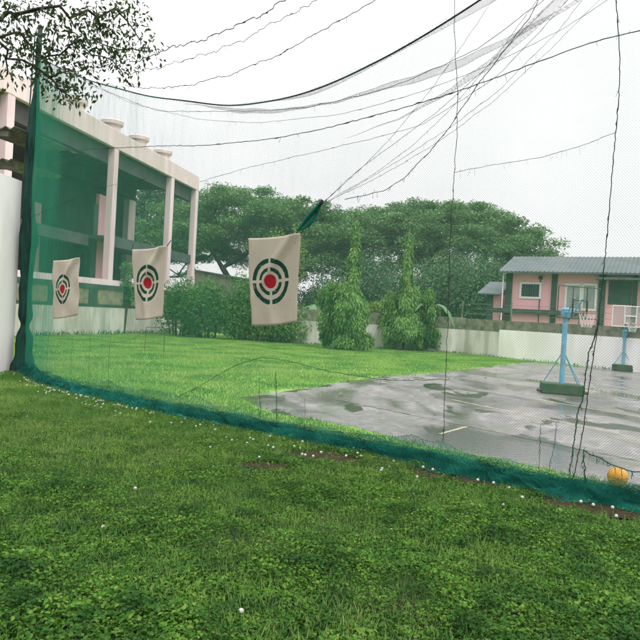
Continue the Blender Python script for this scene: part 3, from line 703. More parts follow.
# ------------------------------------------------------------------ walls
def wall_run(name, pts, z0, z1, th, material, parent, bevel=0.0):
    me = MB()
    for p, q in zip(pts[:-1], pts[1:]):
        p, q = np.array(p), np.array(q); d = (q-p)/np.linalg.norm(q-p); n = np.array([-d[1], d[0]])*th/2
        c = [p-n, q-n, q+n, p+n]; me.hexa([(*k, z0) for k in c]+[(*k, z1) for k in c])
    return me.build(name, material, parent, bevel=bevel)
# left boundary wall
A = gnd(-10, 336.5)[:2]; B = gnd(150, 333.4)[:2]; d = (B-A)/np.linalg.norm(B-A); B = B+d*9; LW = np.linalg.norm(B-A)
n_ = np.array([d[1], -d[0]]);  n_ = n_ if np.dot(n_, -A) > 0 else -n_
lw = thing('boundary_wall', 'white stained wall with beige block panels and green pilasters below the pink building', 'wall')
wall_run('lower_wall', [A, B], 0, 1.68, .24, M['white_wall'], lw)
wall_run('block_panel', [A, B], 1.68, 2.95, .16, M['block'], lw)
wall_run('rail', [A+n_*.02, B+n_*.02], 1.68, 1.86, .22, M['green_trim'], lw)
wall_run('rail', [A+n_*.02, B+n_*.02], 2.78, 3.06, .22, M['green_trim'], lw)
wall_run('coping', [A-n_*.3, B-n_*.3], 3.06, 3.42, .34, M['pinkpale'], lw)
for k in np.arange(.7, LW, 3.3):
    p = A+d*k; me = MB(); me.box((*(p+n_*.03), 2.32), (.75, .24, .91), math.atan2(d[1], d[0])); me.build('pilaster', M['green_trim'], lw)
settle(lw, ((A+B)[0]/2, (A+B)[1]/2, 0))
# right boundary wall
C0 = gnd(255, 341)[:2]; C1 = np.array([9.2, 39.6]); C2 = gnd(611, 369.5)[:2]; C3 = C2+(C2-C1)*1.0
rw = thing('boundary_wall', 'weathered white wall with mossy concrete top behind the basketball court', 'wall')
wall_run('lower_wall', [C0, C1], 0, 1.52, .22, M['white_wall'], rw)
wall_run('lower_wall', [C1, C1+(C2-C1)*.28], 0, 1.52, .221, M['white_wall'], rw)
wall_run('lower_wall', [C1+(C2-C1)*.28, C3], 0, 1.66, .25, M['white_clean'], rw)
wall_run('top_band', [C0, C1], 1.52, 2.27, .20, M['concrete'], rw)
wall_run('top_band', [C1, C1+(C2-C1)*.28], 1.52, 2.22, .201, M['concrete'], rw)
wall_run('top_band', [C1+(C2-C1)*.28, C3], 1.66, 2.2, .20, M['concrete'], rw)
settle(rw, (*C1, 0))
# barbed wire strands over the right wall
me = MB(); wp = thing('wire_fence', 'thin wire strands on posts above the mossy wall', 'fence')
for z in (2.55, 2.85, 3.15): me.tube([(*C1, z), (*(C1+(C2-C1)*.5), z-.06), (*C2, z)], .008, 5)
me.build('wire', M['rope_grey'], wp)
for k in (-.12, .35, .8):
    p = C1+(C2-C1)*k if k > 0 else C1+(C0-C1)*.02; me = MB(); me.tube([(*p, 2.2), (*p, 3.3)], .045, 6); me.build('post', M['concrete'], wp)
settle(wp, (*C1, 2.2))
# ------------------------------------------------------------------ pink concrete building
VPx = 452; vr = ray(VPx, 298+.055*VPx); az = math.atan2(vr[0], vr[1])
fa = np.array([-math.sin(az), -math.cos(az)])                     # along the front, towards the camera
fi = np.array([-math.cos(az), math.sin(az)])                      # into the building
CF = at(199.5, 177, 62.0); ZT = CF[2]; O2 = CF[:2]
def ft(px, py=200):
    p = hit(px, py, (*O2, 0), fi); return float(np.dot(p[:2]-O2, fa)), p[2]
def bx(me, t0, t1, n0, n1, z0, z1):
    c = [O2+fa*t+fi*n for t, n in ((t0, n0), (t1, n0), (t1, n1), (t0, n1))]; me.hexa([(*k, z0) for k in c]+[(*k, z1) for k in c]); return me
bd = thing('concrete_building', 'pale pink open concrete building with tall columns and a heavy parapet', 'building')
ZF = ft(199, 191)[1]
TE = 46.0
bx(MB(), 0, TE, 0, .35, ZF, ZT).build('parapet', M['cream'], bd, bevel=.04)
bx(MB(), -.0, .35, .352, 13, ZF, ZT).build('parapet', M['cream'], bd, bevel=.04)
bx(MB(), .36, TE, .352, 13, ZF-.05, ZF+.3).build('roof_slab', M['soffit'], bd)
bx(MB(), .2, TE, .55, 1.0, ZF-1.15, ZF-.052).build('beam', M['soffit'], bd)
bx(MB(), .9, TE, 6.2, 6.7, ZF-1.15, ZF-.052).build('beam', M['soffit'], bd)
pill = [ft(198)[0]-.15, ft(174)[0], ft(117)[0], ft(64)[0]+3.0, ft(11)[0], ft(-40)[0]]
for i, t in enumerate(pill):
    if i == 3: continue
    bx(MB(), t, t+.62, .02, .55, 0, ZF-.003).build('column', M['pinkpale'], bd, bevel=.03)
zb1 = ft(192, 255)[1]; zb0 = ft(192, 263.5)[1]
t2 = pill[2]
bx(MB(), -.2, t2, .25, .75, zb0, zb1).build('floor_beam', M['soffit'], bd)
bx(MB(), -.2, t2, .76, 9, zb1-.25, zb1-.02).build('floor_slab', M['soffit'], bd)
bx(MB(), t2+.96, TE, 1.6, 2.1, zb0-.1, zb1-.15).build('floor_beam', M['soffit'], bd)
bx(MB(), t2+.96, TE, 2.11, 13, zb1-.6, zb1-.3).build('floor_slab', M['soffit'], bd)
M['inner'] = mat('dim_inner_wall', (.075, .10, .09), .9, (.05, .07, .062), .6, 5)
def ftn(px, n):
    q = hit(px, 240, (*(O2+fi*n), 0), fi); return float(np.dot(q[:2]-O2, fa))
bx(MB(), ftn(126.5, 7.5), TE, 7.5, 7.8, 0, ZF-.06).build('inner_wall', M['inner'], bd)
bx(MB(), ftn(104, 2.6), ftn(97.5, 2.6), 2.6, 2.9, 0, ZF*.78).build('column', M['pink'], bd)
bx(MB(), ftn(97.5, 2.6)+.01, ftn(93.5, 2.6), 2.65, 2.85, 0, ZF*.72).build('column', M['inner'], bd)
bx(MB(), ftn(134, 6.6), ftn(127.5, 6.6), 6.6, 7.2, 0, ZF-1.2).build('column', M['pinkpale'], bd)
bx(MB(), ftn(40, 4.5), ftn(33.5, 4.5), 4.5, 5.0, 0, ZF*.66).build('column', M['pink'], bd)
zl = hit(55, 140, (*(O2+fi*2.2), 0), fi)[2]; bx(MB(), ftn(73, 2.2), ftn(37, 2.2), 2.2, 2.5, zl-.22, zl+.22).build('lamp_strip', M['white'], bd)
bx(MB(), 1.2, TE, .95, 13, 0, 3.3).build('plinth', M['pinkpale'], bd)
for px0, py0 in ((88, 109), (124, 129), (150, 141), (173, 155)):
    t, _ = ft(px0, py0); p = O2+fa*t+fi*1.0
    me = MB(); me.lathe((*p, ZT-.5), [(.66, 0), (.62, 1.05), (.82, 1.15), (.85, 1.4), (.78, 1.46), (.25, 1.5)], 24); me.build('roof_drum', M['cream'], bd)
bx(MB(), .8, TE, 1.25, 1.4, ZT-.2, ZT+.62).build('roof_rail', M['green_trim'], bd)
settle(bd, (*O2, 0))
# ------------------------------------------------------------------ shed at the left edge
sh = thing('shed', 'white walled shed with rusty corrugated roof sheets at the edge of the net', 'shed')
D = 18.6
def quadbox(me, a, b, z0, z1, th=.12):
    a, b = np.array(a[:2]), np.array(b[:2]); dd_ = (b-a)/np.linalg.norm(b-a); n = np.array([-dd_[1], dd_[0]])*th
    c = [a, b, b+n, a+n]; me.hexa([(*k, z0) for k in c]+[(*k, z1) for k in c]); return me
wr = gnd(12.5, 371.5); wl = gnd(-70, 384)
ztop = at(17, 181, wr[1])[2]
quadbox(MB(), wl, wr, 0, ztop).build('wall', M['white_clean'], sh)
pp = wr+np.array([-.1, .3, 0]); me = MB(); me.tube([(pp[0]+.12, pp[1], ztop-.6), (pp[0]+.12, pp[1], ztop+1.3)], .045, 8); me.build('roof_post', M['white'], sh)
def sheet(z, tilt, y0, y1, x1, name='roof_sheet'):
    n = 60; x = np.linspace(wl[0]-1, x1, n); me = MB(); v = []
    for yy, zz_ in ((y0, z), (y1, z+tilt)):
        for q in (0, .02): v += [(a, yy, zz_+q+.035*math.sin(a*26)) for a in x]
    f = []
    for i in range(n-1):
        a, b, c_, d_ = i, n+i, 2*n+i, 3*n+i
        f += [(a, c_, c_+1, a+1), (b, b+1, d_+1, d_), (a, a+1, b+1, b), (c_, d_, d_+1, c_+1)]
    me.add(v, f); me.build(name, M['corrugated'], sh)
ed = at(27, 135, wr[1]); zc = ed[2]
sheet(zc, .35, wr[1]-.6, wr[1]+3.0, ed[0]); sheet(zc-.75, .25, wr[1]-.2, wr[1]+3.0, ed[0]-.25)
for k in range(2):
    me = MB(); me.box(((wl[0]+ed[0])/2-.5, wr[1]-.45+k*.5, zc-.12-k*.75), (abs(wl[0]-ed[0])+.5, .1, .14)); me.build('roof_beam', M['corrugated'], sh)
settle(sh, (*wr[:2], 0))
# ------------------------------------------------------------------ pink house on the right
HA, HB = at(507, 300, 41.5), at(650, 300, 37.5)
hx = HB[:2]-HA[:2]; hx /= np.linalg.norm(hx); hn = np.array([-hx[1], hx[0]])     # hn points away from the camera
hn = hn if hn[1] > 0 else -hn
HO = HA[:2]
def ht(px, py):
    p = hit(px, py, (*HO, 0), hn); return float(np.dot(p[:2]-HO, hx)), p[2]
def hb(me, t0, t1, n0, n1, z0, z1):
    c = [HO+hx*t+hn*n for t, n in ((t0, n0), (t1, n0), (t1, n1), (t0, n1))]; me.hexa([(*k, z0) for k in c]+[(*k, z1) for k in c]); return me
def hr(px0, py0, px1, py1):
    (a, z1), (b, z0) = ht(px0, py0), ht(px1, py1); return a, b, z0, z1
hs = thing('pink_house', 'pink house with green columns and long grey sheet roof behind the court wall', 'house')
HW = 17.0; ZE = ht(530, 272.5)[1]
hb(MB(), 0, HW, 0, 7.5, 0, ZE).build('wall', M['pink'], hs)
for px0, px1 in ((505.5, 511.5), (551, 556.5), (598, 605), (632, 637)):
    a = ht(px0, 300)[0]; b = ht(px1, 300)[0]; hb(MB(), a, b, -.12, -.002, 0, ZE-.003).build('column', M['green_trim'], hs)
a, b, z0, z1 = hr(497, 309.5, 640, 316)
hb(MB(), -.9, 4.8, -.35, -.122, ht(530, 314)[1], ht(530, 309.5)[1]).build('ledge', M['green_trim'], hs)
def window(r, glassmat, bars=1):
    a, b, z0, z1 = r; me = MB()
    for q in ((a-.13, b+.13, z1, z1+.13), (a-.13, b+.13, z0-.13, z0), (a-.13, a, z0, z1), (b, b+.13, z0, z1)): hb(me, q[0], q[1], -.07, -.003, q[2], q[3])
    wd_ = me.build('window', M['white'], hs)
    hb(MB(), a, b, -.03, -.004, z0, z1).build('pane', glassmat, wd_)
    if bars:
        me = MB()
        for k in range(1, bars+1):
            t = a+(b-a)*k/(bars+1); hb(me, t-.03, t+.03, -.055, -.031, z0, z1)
        me.build('mullion', M['green_trim'], wd_)
window(hr(522, 284, 539, 297), M['glass'], 1)
window(hr(567.5, 285.5, 580.5, 309), M['paleglass'], 0)
window(hr(582.5, 285.5, 594, 309), M['paleglass'], 0)
a, b, z0, z1 = hr(609, 281, 631, 305)
hb(MB(), a, b, -.05, -.004, z0, z1).build('recess_shade_panel', M['green_trim'], hs)  # flat green panel, its dark tone standing for the shade of a door recess
a2, b2, _, zaw = hr(597, 279, 645, 282)
hb(MB(), a2, b2+1, -.9, -.13, zaw-.08, zaw+.05).build('awning', M['roof_grey'], hs)
hb(MB(), ht(640, 290)[0], ht(640, 290)[0]+2, -.05, -.004, z0-.4, z1).build('pane', M['paleglass'], hs)
# roof: two slopes with standing ribs
zr = 0
pr = at(530, 257.5, 45.0); ZR = pr[2]; RN = 3.75
def slope(n_e, z_e, n_r, z_r, nm):
    me = MB(); t0, t1 = -.45, HW+.5; L2 = 70
    v = []; f = []
    for i in range(L2*4+1):
        t = t0+(t1-t0)*i/(L2*4); zz_ = .05*(i % 4 == 0)
        for n, z in ((n_e, z_e), (n_r, z_r)):
            p = HO+hx*t+hn*n; v += [(*p, z+zz_), (*p, z-.08)]
    for i in range(L2*4):
        k = i*4; f += [(k, k+4, k+6, k+2), (k+1, k+3, k+7, k+5), (k, k+1, k+5, k+4)]
    me.add(v, f); me.build(nm, M['roof_grey'], hs)
slope(-.75, ZE-.0, RN, ZR, 'roof'); slope(8.25, ZE-.0, RN, ZR, 'roof')
me = MB()
for t in (0.0, HW):
    p = [HO+hx*t+hn*n for n in (0, 7.5, RN)]; q = [k+hx*.1 for k in p]
    me.add([(*p[0], ZE), (*p[1], ZE), (*p[2], ZR-.15), (*q[0], ZE), (*q[1], ZE), (*q[2], ZR-.15)], [(0, 1, 2), (3, 5, 4), (0, 3, 4, 1), (1, 4, 5, 2), (2, 5, 3, 0)])
me.build('gable', M['pink'], hs)
me = MB(); hb(me, -.45, HW+.5, -.86, -.76, ZE-.12, ZE-.01); me.build('gutter', M['roof_grey'], hs)
lt, lz = ht(541, 275); me = MB(); hb(me, lt-.12, lt+.12, -.2, -.003, lz-.28, lz-.08); lm = me.build('wall_lamp', M['galv'], hs)
me = MB(); p_ = HO+hx*lt-hn*.04; me.tube([(*p_, 1.9), (*p_, lz-.28)], .03, 6); me.build('conduit', M['galv'], hs)
me = MB(); (a_, b_, z0_, z1_) = hr(522, 284, 539, 297)
for k in range(1, 7): t = a_+(b_-a_)*k/7; p_ = HO+hx*t-hn*.075; me.tube([(*p_, z0_), (*p_, z1_)], .012, 5)
me.build('window_grille', M['galv'], hs)
me = MB(); q = HO-hx*.25-hn*.3; me.tube([(*q, 1.5), (*q, ZE-.05)], .05, 8); me.build('drainpipe', M['white'], hs)
settle(hs, (*HO, 0))
ax_ = thing('annex', 'small pink outbuilding with grey lean-to roof beside the pink house', 'outbuilding')
a, z0 = ht(486, 316); b, z1 = ht(500, 294)
hb(MB(), a, b, .3, 3, 0, z1).build('wall', M['pink'], ax_)
hb(MB(), a-.06, a+.35, .18, .299, 0, z1-.02).build('column', M['green_trim'], ax_)
a3, ze = ht(478, 294.5); b3, zr_ = ht(502, 284.5)
me = MB(); c = [HO+hx*t+hn*n for t, n in ((a3, -.3), (b3, -.3), (b3, 3.2), (a3, 3.2))]
me.hexa([(*c[0], ze), (*c[1], ze), (*c[2], zr_+.3), (*c[3], zr_+.3), (*c[0], ze+.08), (*c[1], ze+.08), (*c[2], zr_+.38), (*c[3], zr_+.38)]); me.build('roof', M['roof_grey'], ax_)
settle(ax_, (*(HO+hx*a), 0))
# grey gabled store behind the bushes
gs = thing('grey_store', 'plain grey concrete store with sloping top behind the bushes', 'outbuilding')
p0, p1 = at(195, 271, 52), at(272, 284.5, 49); back = np.array([1.0, 5, 0])
me = MB(); c = [p0, p1, p1+back, p0+back]; me.hexa([(k[0], k[1], 0) for k in c]+[(p0[0], p0[1], p0[2]), (p1[0], p1[1], p1[2]), (c[2][0], c[2][1], p1[2]), (c[3][0], c[3][1], p0[2])])
me.build('wall', M['concrete'], gs)
me = MB(); u = np.array([0, 0, .12]); o_ = np.array([0, -.2, 0]); me.hexa([p0+o_+(0, 0, .003), p1+o_+(0, 0, .003), p1+back+(0, 0, .003), p0+back+(0, 0, .003), p0+o_+u, p1+o_+u, p1+back+u, p0+back+u]); me.build('roof', M['roof_grey'], gs)
settle(gs, (p0[0], p0[1], 0))
# ------------------------------------------------------------------ vegetation
def limbs(start_pts, targets, r_tip, r_max, curve=.15, bias=.6):
    """branches grown greedily from the trunk nodes to every target; pipe-model radii; returns an MB"""
    nodes = [np.array(p, float) for p in start_pts]; par = [-1]+list(range(len(nodes)-1)); top0 = nodes[-1]
    for tgt in sorted(targets, key=lambda q: np.linalg.norm(q-top0)):
        arr = np.array(nodes[len(start_pts)-1:]); d = np.linalg.norm(arr-tgt, axis=1)+bias*np.maximum(0, np.linalg.norm(arr-top0, axis=1)-np.linalg.norm(tgt-top0)*.8)
        i = int(np.argmin(d))+len(start_pts)-1; a = nodes[i]; L_ = np.linalg.norm(tgt-a); k = max(2, int(L_/1.2))
        k = min(k, 7); prev = i; bend = np.array([rnd.uniform(-1, 1), rnd.uniform(-1, 1), rnd.uniform(-.2, .9)])*L_*curve
        for j in range(1, k+1):
            t = j/k; nodes.append(a+(tgt-a)*t+bend*math.sin(t*math.pi)*.8); par.append(prev); prev = len(nodes)-1
    cnt = np.zeros(len(nodes)); ch = [[] for _ in nodes]
    for i, p in enumerate(par):
        if p >= 0: ch[p].append(i)
    for i in range(len(nodes)-1, -1, -1): cnt[i] = max(1, sum(cnt[c] for c in ch[i]))
    rad = np.minimum(r_tip*np.sqrt(cnt), r_max)
    me = MB(); done = set()
    for i in range(len(nodes)):
        for c in ch[i]:
            if c in done: continue
            run = [i]; r = [min(rad[i], rad[c]*1.25)]; j = c
            while True:
                run.append(j); r.append(rad[j]); done.add(j)
                if not ch[j]: break
                j = max(ch[j], key=lambda q: cnt[q])
                if j in done: break
            me.tube([nodes[q] for q in run], r, 7 if r[0] > .1 else 5)
    return me
def pad_leaves(cs, rad, n, size, flat=.45, wr=.5):
    V, Fc, k = [], [], 0
    for c, r in zip(cs, rad):
        u = unit(n)*(rng.random(n)**.45)[:, None]; p = c+u*np.array([r, r, r*flat])
        ax = unit(n); ax[:, 2] *= .5; nr = np.array([0, 0, 1])+unit(n)*.8
        v, f = cards(p, ax, nr, size*rng.uniform(.6, 1.3, n), size*wr*rng.uniform(.7, 1.3, n)); V.append(v); Fc.append(f+k); k += len(v)
    return np.concatenate(V), np.concatenate(Fc)
def rain_tree(label, cx, cy, Rx, Hc, hbase, material, seed, npads=170, nleaf=170, leaf=.5, ry=.8, fork=None, tdx=0.0, deep=.8):
    """broad umbrella crown on forking limbs"""
    r_ = np.random.default_rng(seed); root = thing('rain_tree', label, 'tree', 'broad crowned trees beyond the wall')
    P, Rd = [], []
    for i in range(npads):
        rr_ = math.sqrt(r_.random())*.97; a = r_.uniform(0, 6.283); hump = 1+.07*math.sin(a*3+seed)+.05*math.sin(a*7)
        x = cx+Rx*rr_*math.cos(a)*hump; y = cy+Rx*ry*rr_*math.sin(a)*hump; rr_ *= .985
        zdome = hbase+(Hc-hbase)*math.sqrt(max(0, 1-rr_**2.2))
        z = zdome-.5-(r_.random()**1.3)*(Hc-hbase)*deep*(1-.35*rr_)
        P.append(np.array([x, y, max(z, hbase-1)])); Rd.append(r_.uniform(1.2, 2.5))
    v, f = pad_leaves(P, Rd, nleaf, leaf)
    mesh_np('crown', v, f, material, root)
    fk = fork or hbase*.42
    me = limbs([(cx+tdx, cy, 0), (cx+tdx+.2, cy, fk*.5), (cx+tdx, cy, fk)], [p-np.array([0, 0, .3]) for p in P], .035, .5, .16)
    me.build('trunk', M['bark'], root, True); settle(root, (cx, cy, 0))
p = at(262, 300, 88); q = at(265, 187, 88); rain_tree('broad rain tree with umbrella crown behind the largest target', p[0]-1.2, p[1], 15.6, q[2], 8.6, M['rain'], 3, 400, 330, .36, .8, 6.2, -3.6)
p = at(430, 300, 95); q = at(420, 200, 95); rain_tree('widest rain tree, its umbrella crown spreading beside the pink house', p[0]+.4, p[1], 19.9, q[2], 8.0, M['rain'], 5, 520, 330, .38, .8, 6.0, -1.0, .55)
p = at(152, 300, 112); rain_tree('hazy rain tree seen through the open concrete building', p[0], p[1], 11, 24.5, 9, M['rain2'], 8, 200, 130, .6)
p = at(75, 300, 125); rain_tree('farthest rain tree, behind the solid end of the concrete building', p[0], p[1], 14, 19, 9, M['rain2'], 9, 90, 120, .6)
def bush(name, label, cat, c, lumps, n, size, material, group=None, droop=0.0, stem=True, wr=.45):
    root = thing(name, label, cat, group); V, Fc, k = [], [], 0
    for (dx, dy, dz, rx, ry, rz) in lumps:
        m_ = max(40, int(n*rx*rz)); u = unit(m_)*(rng.random(m_)**.3)[:, None]
        bumps = 1+.18*vnoise(u[:, 0]*4+dx, u[:, 2]*4+dz, int(abs(dx*13+dz*7)), 3)
        p = np.array([c[0]+dx, c[1]+dy, dz])+u*np.array([rx, ry, rz])*bumps[:, None]; kk = p[:, 2] > .03; p, u_ = p[kk], u[kk]
        ax = u_*.7+unit(len(p))*.7-np.array([0, 0, droop]); nr = u_+unit(len(p))*.6+np.array([0, 0, .5])
        v, f = cards(p, ax, nr, size*rng.uniform(.6, 1.35, len(p)), size*wr*rng.uniform(.7, 1.3, len(p))); V.append(v); Fc.append(f+k); k += len(v)
    mesh_np('foliage', np.concatenate(V), np.concatenate(Fc), material, root)
    if stem:
        me = MB()
        for (dx, dy, dz, rx, ry, rz) in lumps:
            for j in range(3): me.tube([(c[0]+dx*.6, c[1]+dy*.5, 0), (c[0]+dx*.8, c[1]+dy, dz*.5), (c[0]+dx+rnd.uniform(-.4, .4)*rx, c[1]+dy, dz+rnd.uniform(-.2, .5)*rz)], [.05, .035, .012], 6)
        me.build('stem', M['bark'], root)
    settle(root, (c[0], c[1], 0)); return root
def gp(px, d): p = at(px, 300, d); return p
def lumps(w_, h_, n, dp=1.0):
    out = []
    for i in range(n):
        x = rnd.uniform(-w_, w_)*.75; z = h_*rnd.uniform(.3, .72)*(1-.35*abs(x)/w_); out.append((x, rnd.uniform(-.5, .5)*dp, z, rnd.uniform(.35, .6)*w_, rnd.uniform(.5, .8)*dp, min(z, rnd.uniform(.28, .42)*h_)))
    return out
bush('bush', 'round leafy bush left of the hedge row beside the concrete column', 'bush', gp(181, 42), lumps(1.5, 4.0, 12), 700, .17, M['bushleaf'])
bush('bush', 'wide dense green bush in the middle of the bush row', 'bush', gp(212, 41.2), lumps(2.0, 3.9, 15), 620, .17, M['bushleaf'])
bush('bush', 'tall leafy bush just left of the largest target', 'bush', gp(247, 41), lumps(1.9, 4.3, 14), 620, .17, M['bushleaf'])
bush('bush', 'low bush with drooping leaves beneath the largest target', 'bush', gp(279, 40.3), lumps(1.6, 3.1, 11), 700, .17, M['ashoka'], droop=.5)
bush('young_tree', 'yellow green treetop rising just above the largest target', 'tree', gp(285, 60), [(-1.1, 0, 9.0, .8, .8, .9), (-1.4, 0, 7.9, 1.2, 1, 1.0), (.75, 0, 9.4, .5, .5, 1.1), (.8, 0, 7.9, 1.1, 1, 1.1), (0, 0, 6.0, 1.8, 1.3, 1.8)], 260, .26, M['yellowish'])
def column_tree(label, px, d, ytop, skirt, seed, lean=0.0):
    """weeping column tree: hanging leaves round a straight stem, wide skirt of creepers below"""
    r_ = np.random.default_rng(seed); c = gp(px, d); c = gnd(px, 350); zt_ = at(px+5, ytop, c[1])[2]
    root = thing('weeping_tree', label, 'tree', 'weeping column trees before the wall')
    ctr, sz = [], []
    for i in range(60):                                  # short tiers of drooping twigs up the spire
        z = zt_*(.30+.69*(i/59)); rad = np.interp(z/zt_, [.3, .42, .55, .8, 1], [.62, .40, .27, .19, .05]); a = r_.uniform(0, 6.283); q = r_.random()**.6
        ctr.append((c[0]+rad*q*math.cos(a), c[1]+rad*q*math.sin(a), z)); sz.append((rad*.55+.06, rad*.9+.22))
    for i in range(95):                                  # creeper sprays of the skirt
        z = zt_*r_.uniform(.05, .47); a = r_.uniform(0, 6.283); q = skirt*r_.uniform(.25, .95)*np.interp(z/zt_, [0, .12, .30, .40, .48], [.8, .95, 1.0, .9, .5])
        ctr.append((c[0]+q*math.cos(a)+lean*np.interp(z/zt_, [0, .3], [.2, 1]), c[1]-.1+q*math.sin(a)*.7, z)); sz.append((r_.uniform(.30, .55), r_.uniform(.4, .8)))
    P, AX, NR = [], [], []
    for (cx_, cy_, cz_), (ra, rz_) in zip(ctr, sz):
        k = int(150+520*ra); u = unit(k)*(rng.random(k)**.5)[:, None]; p = np.array([cx_, cy_, cz_])+u*np.array([ra, ra, rz_])
        o_ = p-np.array([c[0], c[1], 0]); o_[:, 2] = 0; o_ /= np.linalg.norm(o_, axis=1)[:, None]+1e-6
        P.append(p); AX.append(o_*.45+unit(k)*.5-np.array([0, 0, .85])); NR.append(o_+unit(k)*.5+np.array([0, 0, .4]))
    p, ax, nr = np.concatenate(P), np.concatenate(AX), np.concatenate(NR); k = p[:, 2] > .25; p, ax, nr = p[k], ax[k], nr[k]; n = len(p)
    v, f = cards(p, ax, nr, rng.uniform(.12, .3, n), rng.uniform(.045, .1, n), .25)
    mesh_np('foliage', v, f, M['ashoka'], root)
    me = MB(); me.tube([(c[0], c[1], 0), (c[0], c[1], zt_*.5), (c[0], c[1], zt_*.97)], [.11, .07, .02], 8); me.build('trunk', M['bark'], root); settle(root, (c[0], c[1], 0))
column_tree('weeping column tree with the taller spire, left of the pair by the wall', 349, 38, 222, 1.5, 2, -.5)
column_tree('weeping column tree with a wide creeper skirt, right of the pair by the wall', 403, 38, 234, 2.2, 5, .55)
bush('creeper_bush', 'low yellow green creeper bush joining the two weeping trees', 'bush', gnd(374, 347), [(0, 0, 2.55, .75, .5, .5), (.5, 0, 2.3, .7, .5, .5), (-.5, .1, 2.4, .6, .5, .5)], 1800, .2, M['yellowish'], droop=.7)
def banana(label, px, d, n, hl, seed):
    r_ = random.Random(seed); c = gp(px, d); c[2] = 0; root = thing('banana_plant', label, 'plant', 'banana plants by the wall')
    me = MB(); me.tube([(c[0], c[1], 0), (c[0], c[1], hl*.5), (c[0], c[1], hl)], [.14, .11, .06], 8); me.build('stem', M['banana'], root)
    for i in range(n):
        a = i/n*6.283+r_.uniform(-.3, .3); L_ = r_.uniform(2.0, 3.0); k = 14; out = []; u = np.array([math.cos(a), math.sin(a), 0]); sd_ = np.array([-u[1], u[0], 0]); dr = r_.uniform(1.0, 1.7)
        for j in range(k+1):
            t = j/k; mid = np.array([c[0], c[1], hl-.1])+u*L_*t*.8+np.array([0, 0, 1])*L_*(1.05*t-dr*t*t); w_ = .3*math.sin(min(1, t*1.08+.03)*math.pi)**.6*(.85+.15*math.sin(j*2.3))
            out += [mid+sd_*w_-np.array([0, 0, .1*w_]), mid+np.array([0, 0, .03]), mid-sd_*w_-np.array([0, 0, .1*w_])]
        f = []
        for j in range(k): f += [(3*j, 3*j+1, 3*j+4, 3*j+3), (3*j+1, 3*j+2, 3*j+5, 3*j+4)]
        me = MB(); me.add(out, f); me.build('leaf', M['banana'], root, True)
    settle(root, (c[0], c[1], 0))
banana('banana plant with pale arching leaves left of the weeping trees', 319, 43.5, 7, 2.0, 1)
banana('banana plant with torn drooping leaves right of the weeping trees', 429, 40.0, 6, 2.6, 4)
# sapling before the left wall
c = gnd(125.5, 333.8); c[1] -= .4
root = thing('sapling', 'slim young tree with thin dark stem before the white wall', 'tree')
me = MB(); me.tube([(c[0], c[1], 0), (c[0]+.1, c[1], 1.6), (c[0]+.15, c[1], 3.4)], [.1, .08, .03], 8); me.build('trunk', M['bark'], root)
cc = [np.array([c[0]+dx, c[1], z]) for dx, z in ((0, 3.3), (.5, 3.0), (-.5, 2.9), (.2, 3.9), (-.3, 2.3), (.35, 2.4), (0, 4.4))]
v, f = pad_leaves(cc, [.5]*7, 130, .2, .7); mesh_np('foliage', v, f, M['bushleaf'], root); settle(root, c)
# darker trees filling in under and behind the big crowns
fill = [(303, 100, 3.6, 7.5, ''), (325, 84, 3.5, 7.5, ''), (352, 78, 5, 9, ''), (395, 80, 6.5, 11, ''), (436, 74, 6, 9.5, ''), (468, 70, 5.5, 10, ''), (492, 66, 4, 9, ''), (230, 98, 8, 6.5, ''), (520, 82, 6, 12, ''), (548, 92, 7, 12, '')]
names = ['low dark tree under the crown gap behind the largest target', 'dark bushy tree left of the taller weeping spire', 'dark bushy tree straight behind the taller weeping spire', 'dark bushy tree between and behind the two weeping spires', 'dark dense tree right of the shorter weeping spire', 'dark dense tree above the mossy wall left of the outbuilding', 'dark tree rising behind the small pink outbuilding', 'low dark tree beyond the sloping grey store', 'dark tree showing above the left end of the grey house roof', 'farther dark tree above the middle of the grey house roof']
for (px, d_, w_, h_, _), lab in zip(fill, names):
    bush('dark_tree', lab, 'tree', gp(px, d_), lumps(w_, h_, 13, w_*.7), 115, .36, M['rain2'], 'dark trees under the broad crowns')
# weeds on top of the mossy wall and at the foot of walls
xs_ = []
for a, b, n, z in ((C0, C1, 500, 0.01), (C1, C2, 160, .01)):
    t = rng.random(n)[:, None]; q = a+(b-a)*t; xs_.append(np.concatenate([q-np.array([0, .25])+rng.normal(size=(n, 2))*.08, np.full((n, 1), z)], 1))
t = rng.random(600)[:, None]; q = A+(B-A)*t+n_*.25; xs_.append(np.concatenate([q+rng.normal(size=(600, 2))*.08, np.full((600, 1), .01)], 1))
p = np.concatenate(xs_); ax = unit(len(p))*.5+np.array([0, 0, 1]); v, f = cards(p, ax, unit(len(p)), rng.uniform(.05, .2, len(p))*(1+1.0*(p[:, 0] < -3)), .05)
tag(mesh_np('wall_weeds', v, f, M['bushleaf']), 'weeds growing along the foot of the walls', 'weeds', kind='stuff')
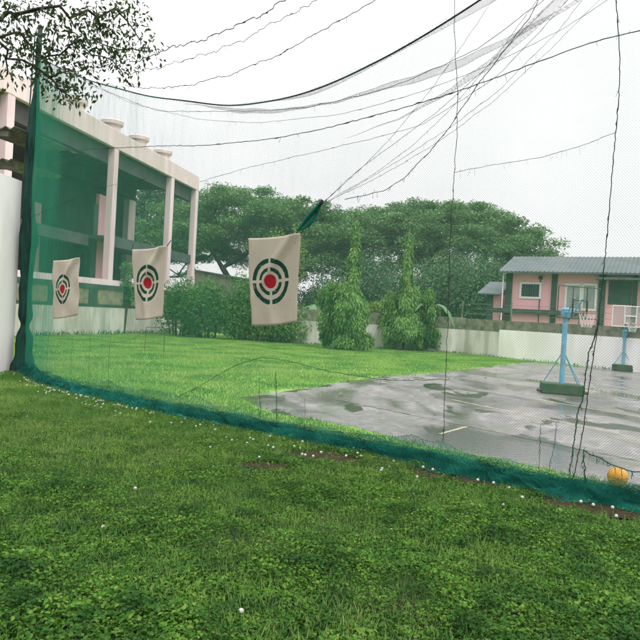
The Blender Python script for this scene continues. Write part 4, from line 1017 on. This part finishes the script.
# the tree whose branch hangs over the scene; its crown shades the foreground
def near_tree():
    root = thing('overhanging_tree', 'dark leafy branches of a tree hanging into the sky at the corner', 'tree')
    bx_, by_ = -7.6, 2.2; T = []
    for px, py, d_ in ((10, 5, 8), (35, 12, 8.2), (60, 6, 8), (88, 10, 8.4), (115, 8, 8.6), (128, 22, 8.8), (140, 40, 9), (146, 52, 9), (100, 32, 8.6), (75, 28, 8.2), (45, 35, 8.2), (20, 32, 8), (8, 50, 7.8), (8, 72, 8), (60, 55, 8.3), (72, 70, 8.3), (78, 84, 8.3), (58, 88, 8.2), (112, 60, 8.7), (122, 72, 8.8), (92, 55, 8.5), (40, 58, 8.2), (22, 60, 8), (70, 45, 8.3), (0, 20, 8), (112, 30, 8.7), (130, 8, 8.8), (72, 98, 8.3), (50, 78, 8.2), (-20, 30, 8), (-40, 60, 8), (-30, 5, 8), (85, 40, 8.4), (30, 45, 8.1), (55, 18, 8.2), (15, 15, 8), (98, 18, 8.5), (120, 50, 8.8), (104, 45, 8.6)):
        T.append(at(px, py, d_))
    nv = len(T)
    for _ in range(130):
        a = rnd.uniform(0, 6.283); rr_ = math.sqrt(rnd.random())*7.5; x = bx_+5.0+rr_*math.cos(a)*1.15; y = by_-.6+rr_*math.sin(a)*.85
        z = 7.2+2.2*math.sqrt(max(0, 1-(rr_/7.5)**2))+rnd.uniform(-.5, .5)
        el = (z-H-1.0)/max(.1, math.hypot(x, y)); inview = y > 0 and el < .62 and abs(x) < y*.75+2
        if not inview: T.append(np.array([x, y, z]))
    V, Fc, k = [], [], 0
    for i, t in enumerate(T):
        vis = i < nv; n = 56 if vis else 150; r = .33 if vis else 1.0; sz = .085 if vis else .22
        u = unit(n)*(rng.random(n)**.5)[:, None]; p = t+u*np.array([r, r, r*.62])
        ax = u*.5+unit(n)*.7-np.array([0, 0, .45]); nr = np.array([0, 0, 1])+unit(n)*.9
        v, f = cards(p, ax, nr, sz*rng.uniform(.6, 1.3, n), sz*.42*rng.uniform(.7, 1.3, n), .2); V.append(v); Fc.append(f+k); k += len(v)
    mesh_np('crown', np.concatenate(V), np.concatenate(Fc), M['near'], root)
    me = limbs([(bx_, by_, 0), (bx_+.15, by_, 2), (bx_+.1, by_+.2, 4.2)], T, .009, .3, .12)
    me.build('trunk', M['bark'], root, True); settle(root, (bx_, by_, 0))
near_tree()

# ------------------------------------------------------------------ damp air
me = MB(); me.hexa([(-260, -60, -1), (260, -60, -1), (260, 260, -1), (-260, 260, -1), (-260, -60, 32), (260, -60, 32), (260, 260, 32), (-260, 260, 32)])
hm = bpy.data.materials.new('haze'); hm.use_nodes = True; t = hm.node_tree
for n in list(t.nodes): t.nodes.remove(n)
ou = t.nodes.new('ShaderNodeOutputMaterial'); pv = t.nodes.new('ShaderNodeVolumePrincipled')
pv.inputs['Color'].default_value = (.93, .96, .95, 1); pv.inputs['Density'].default_value = .00045; t.links.new(pv.outputs[0], ou.inputs['Volume'])
tag(me.build('haze', hm), kind='stuff')
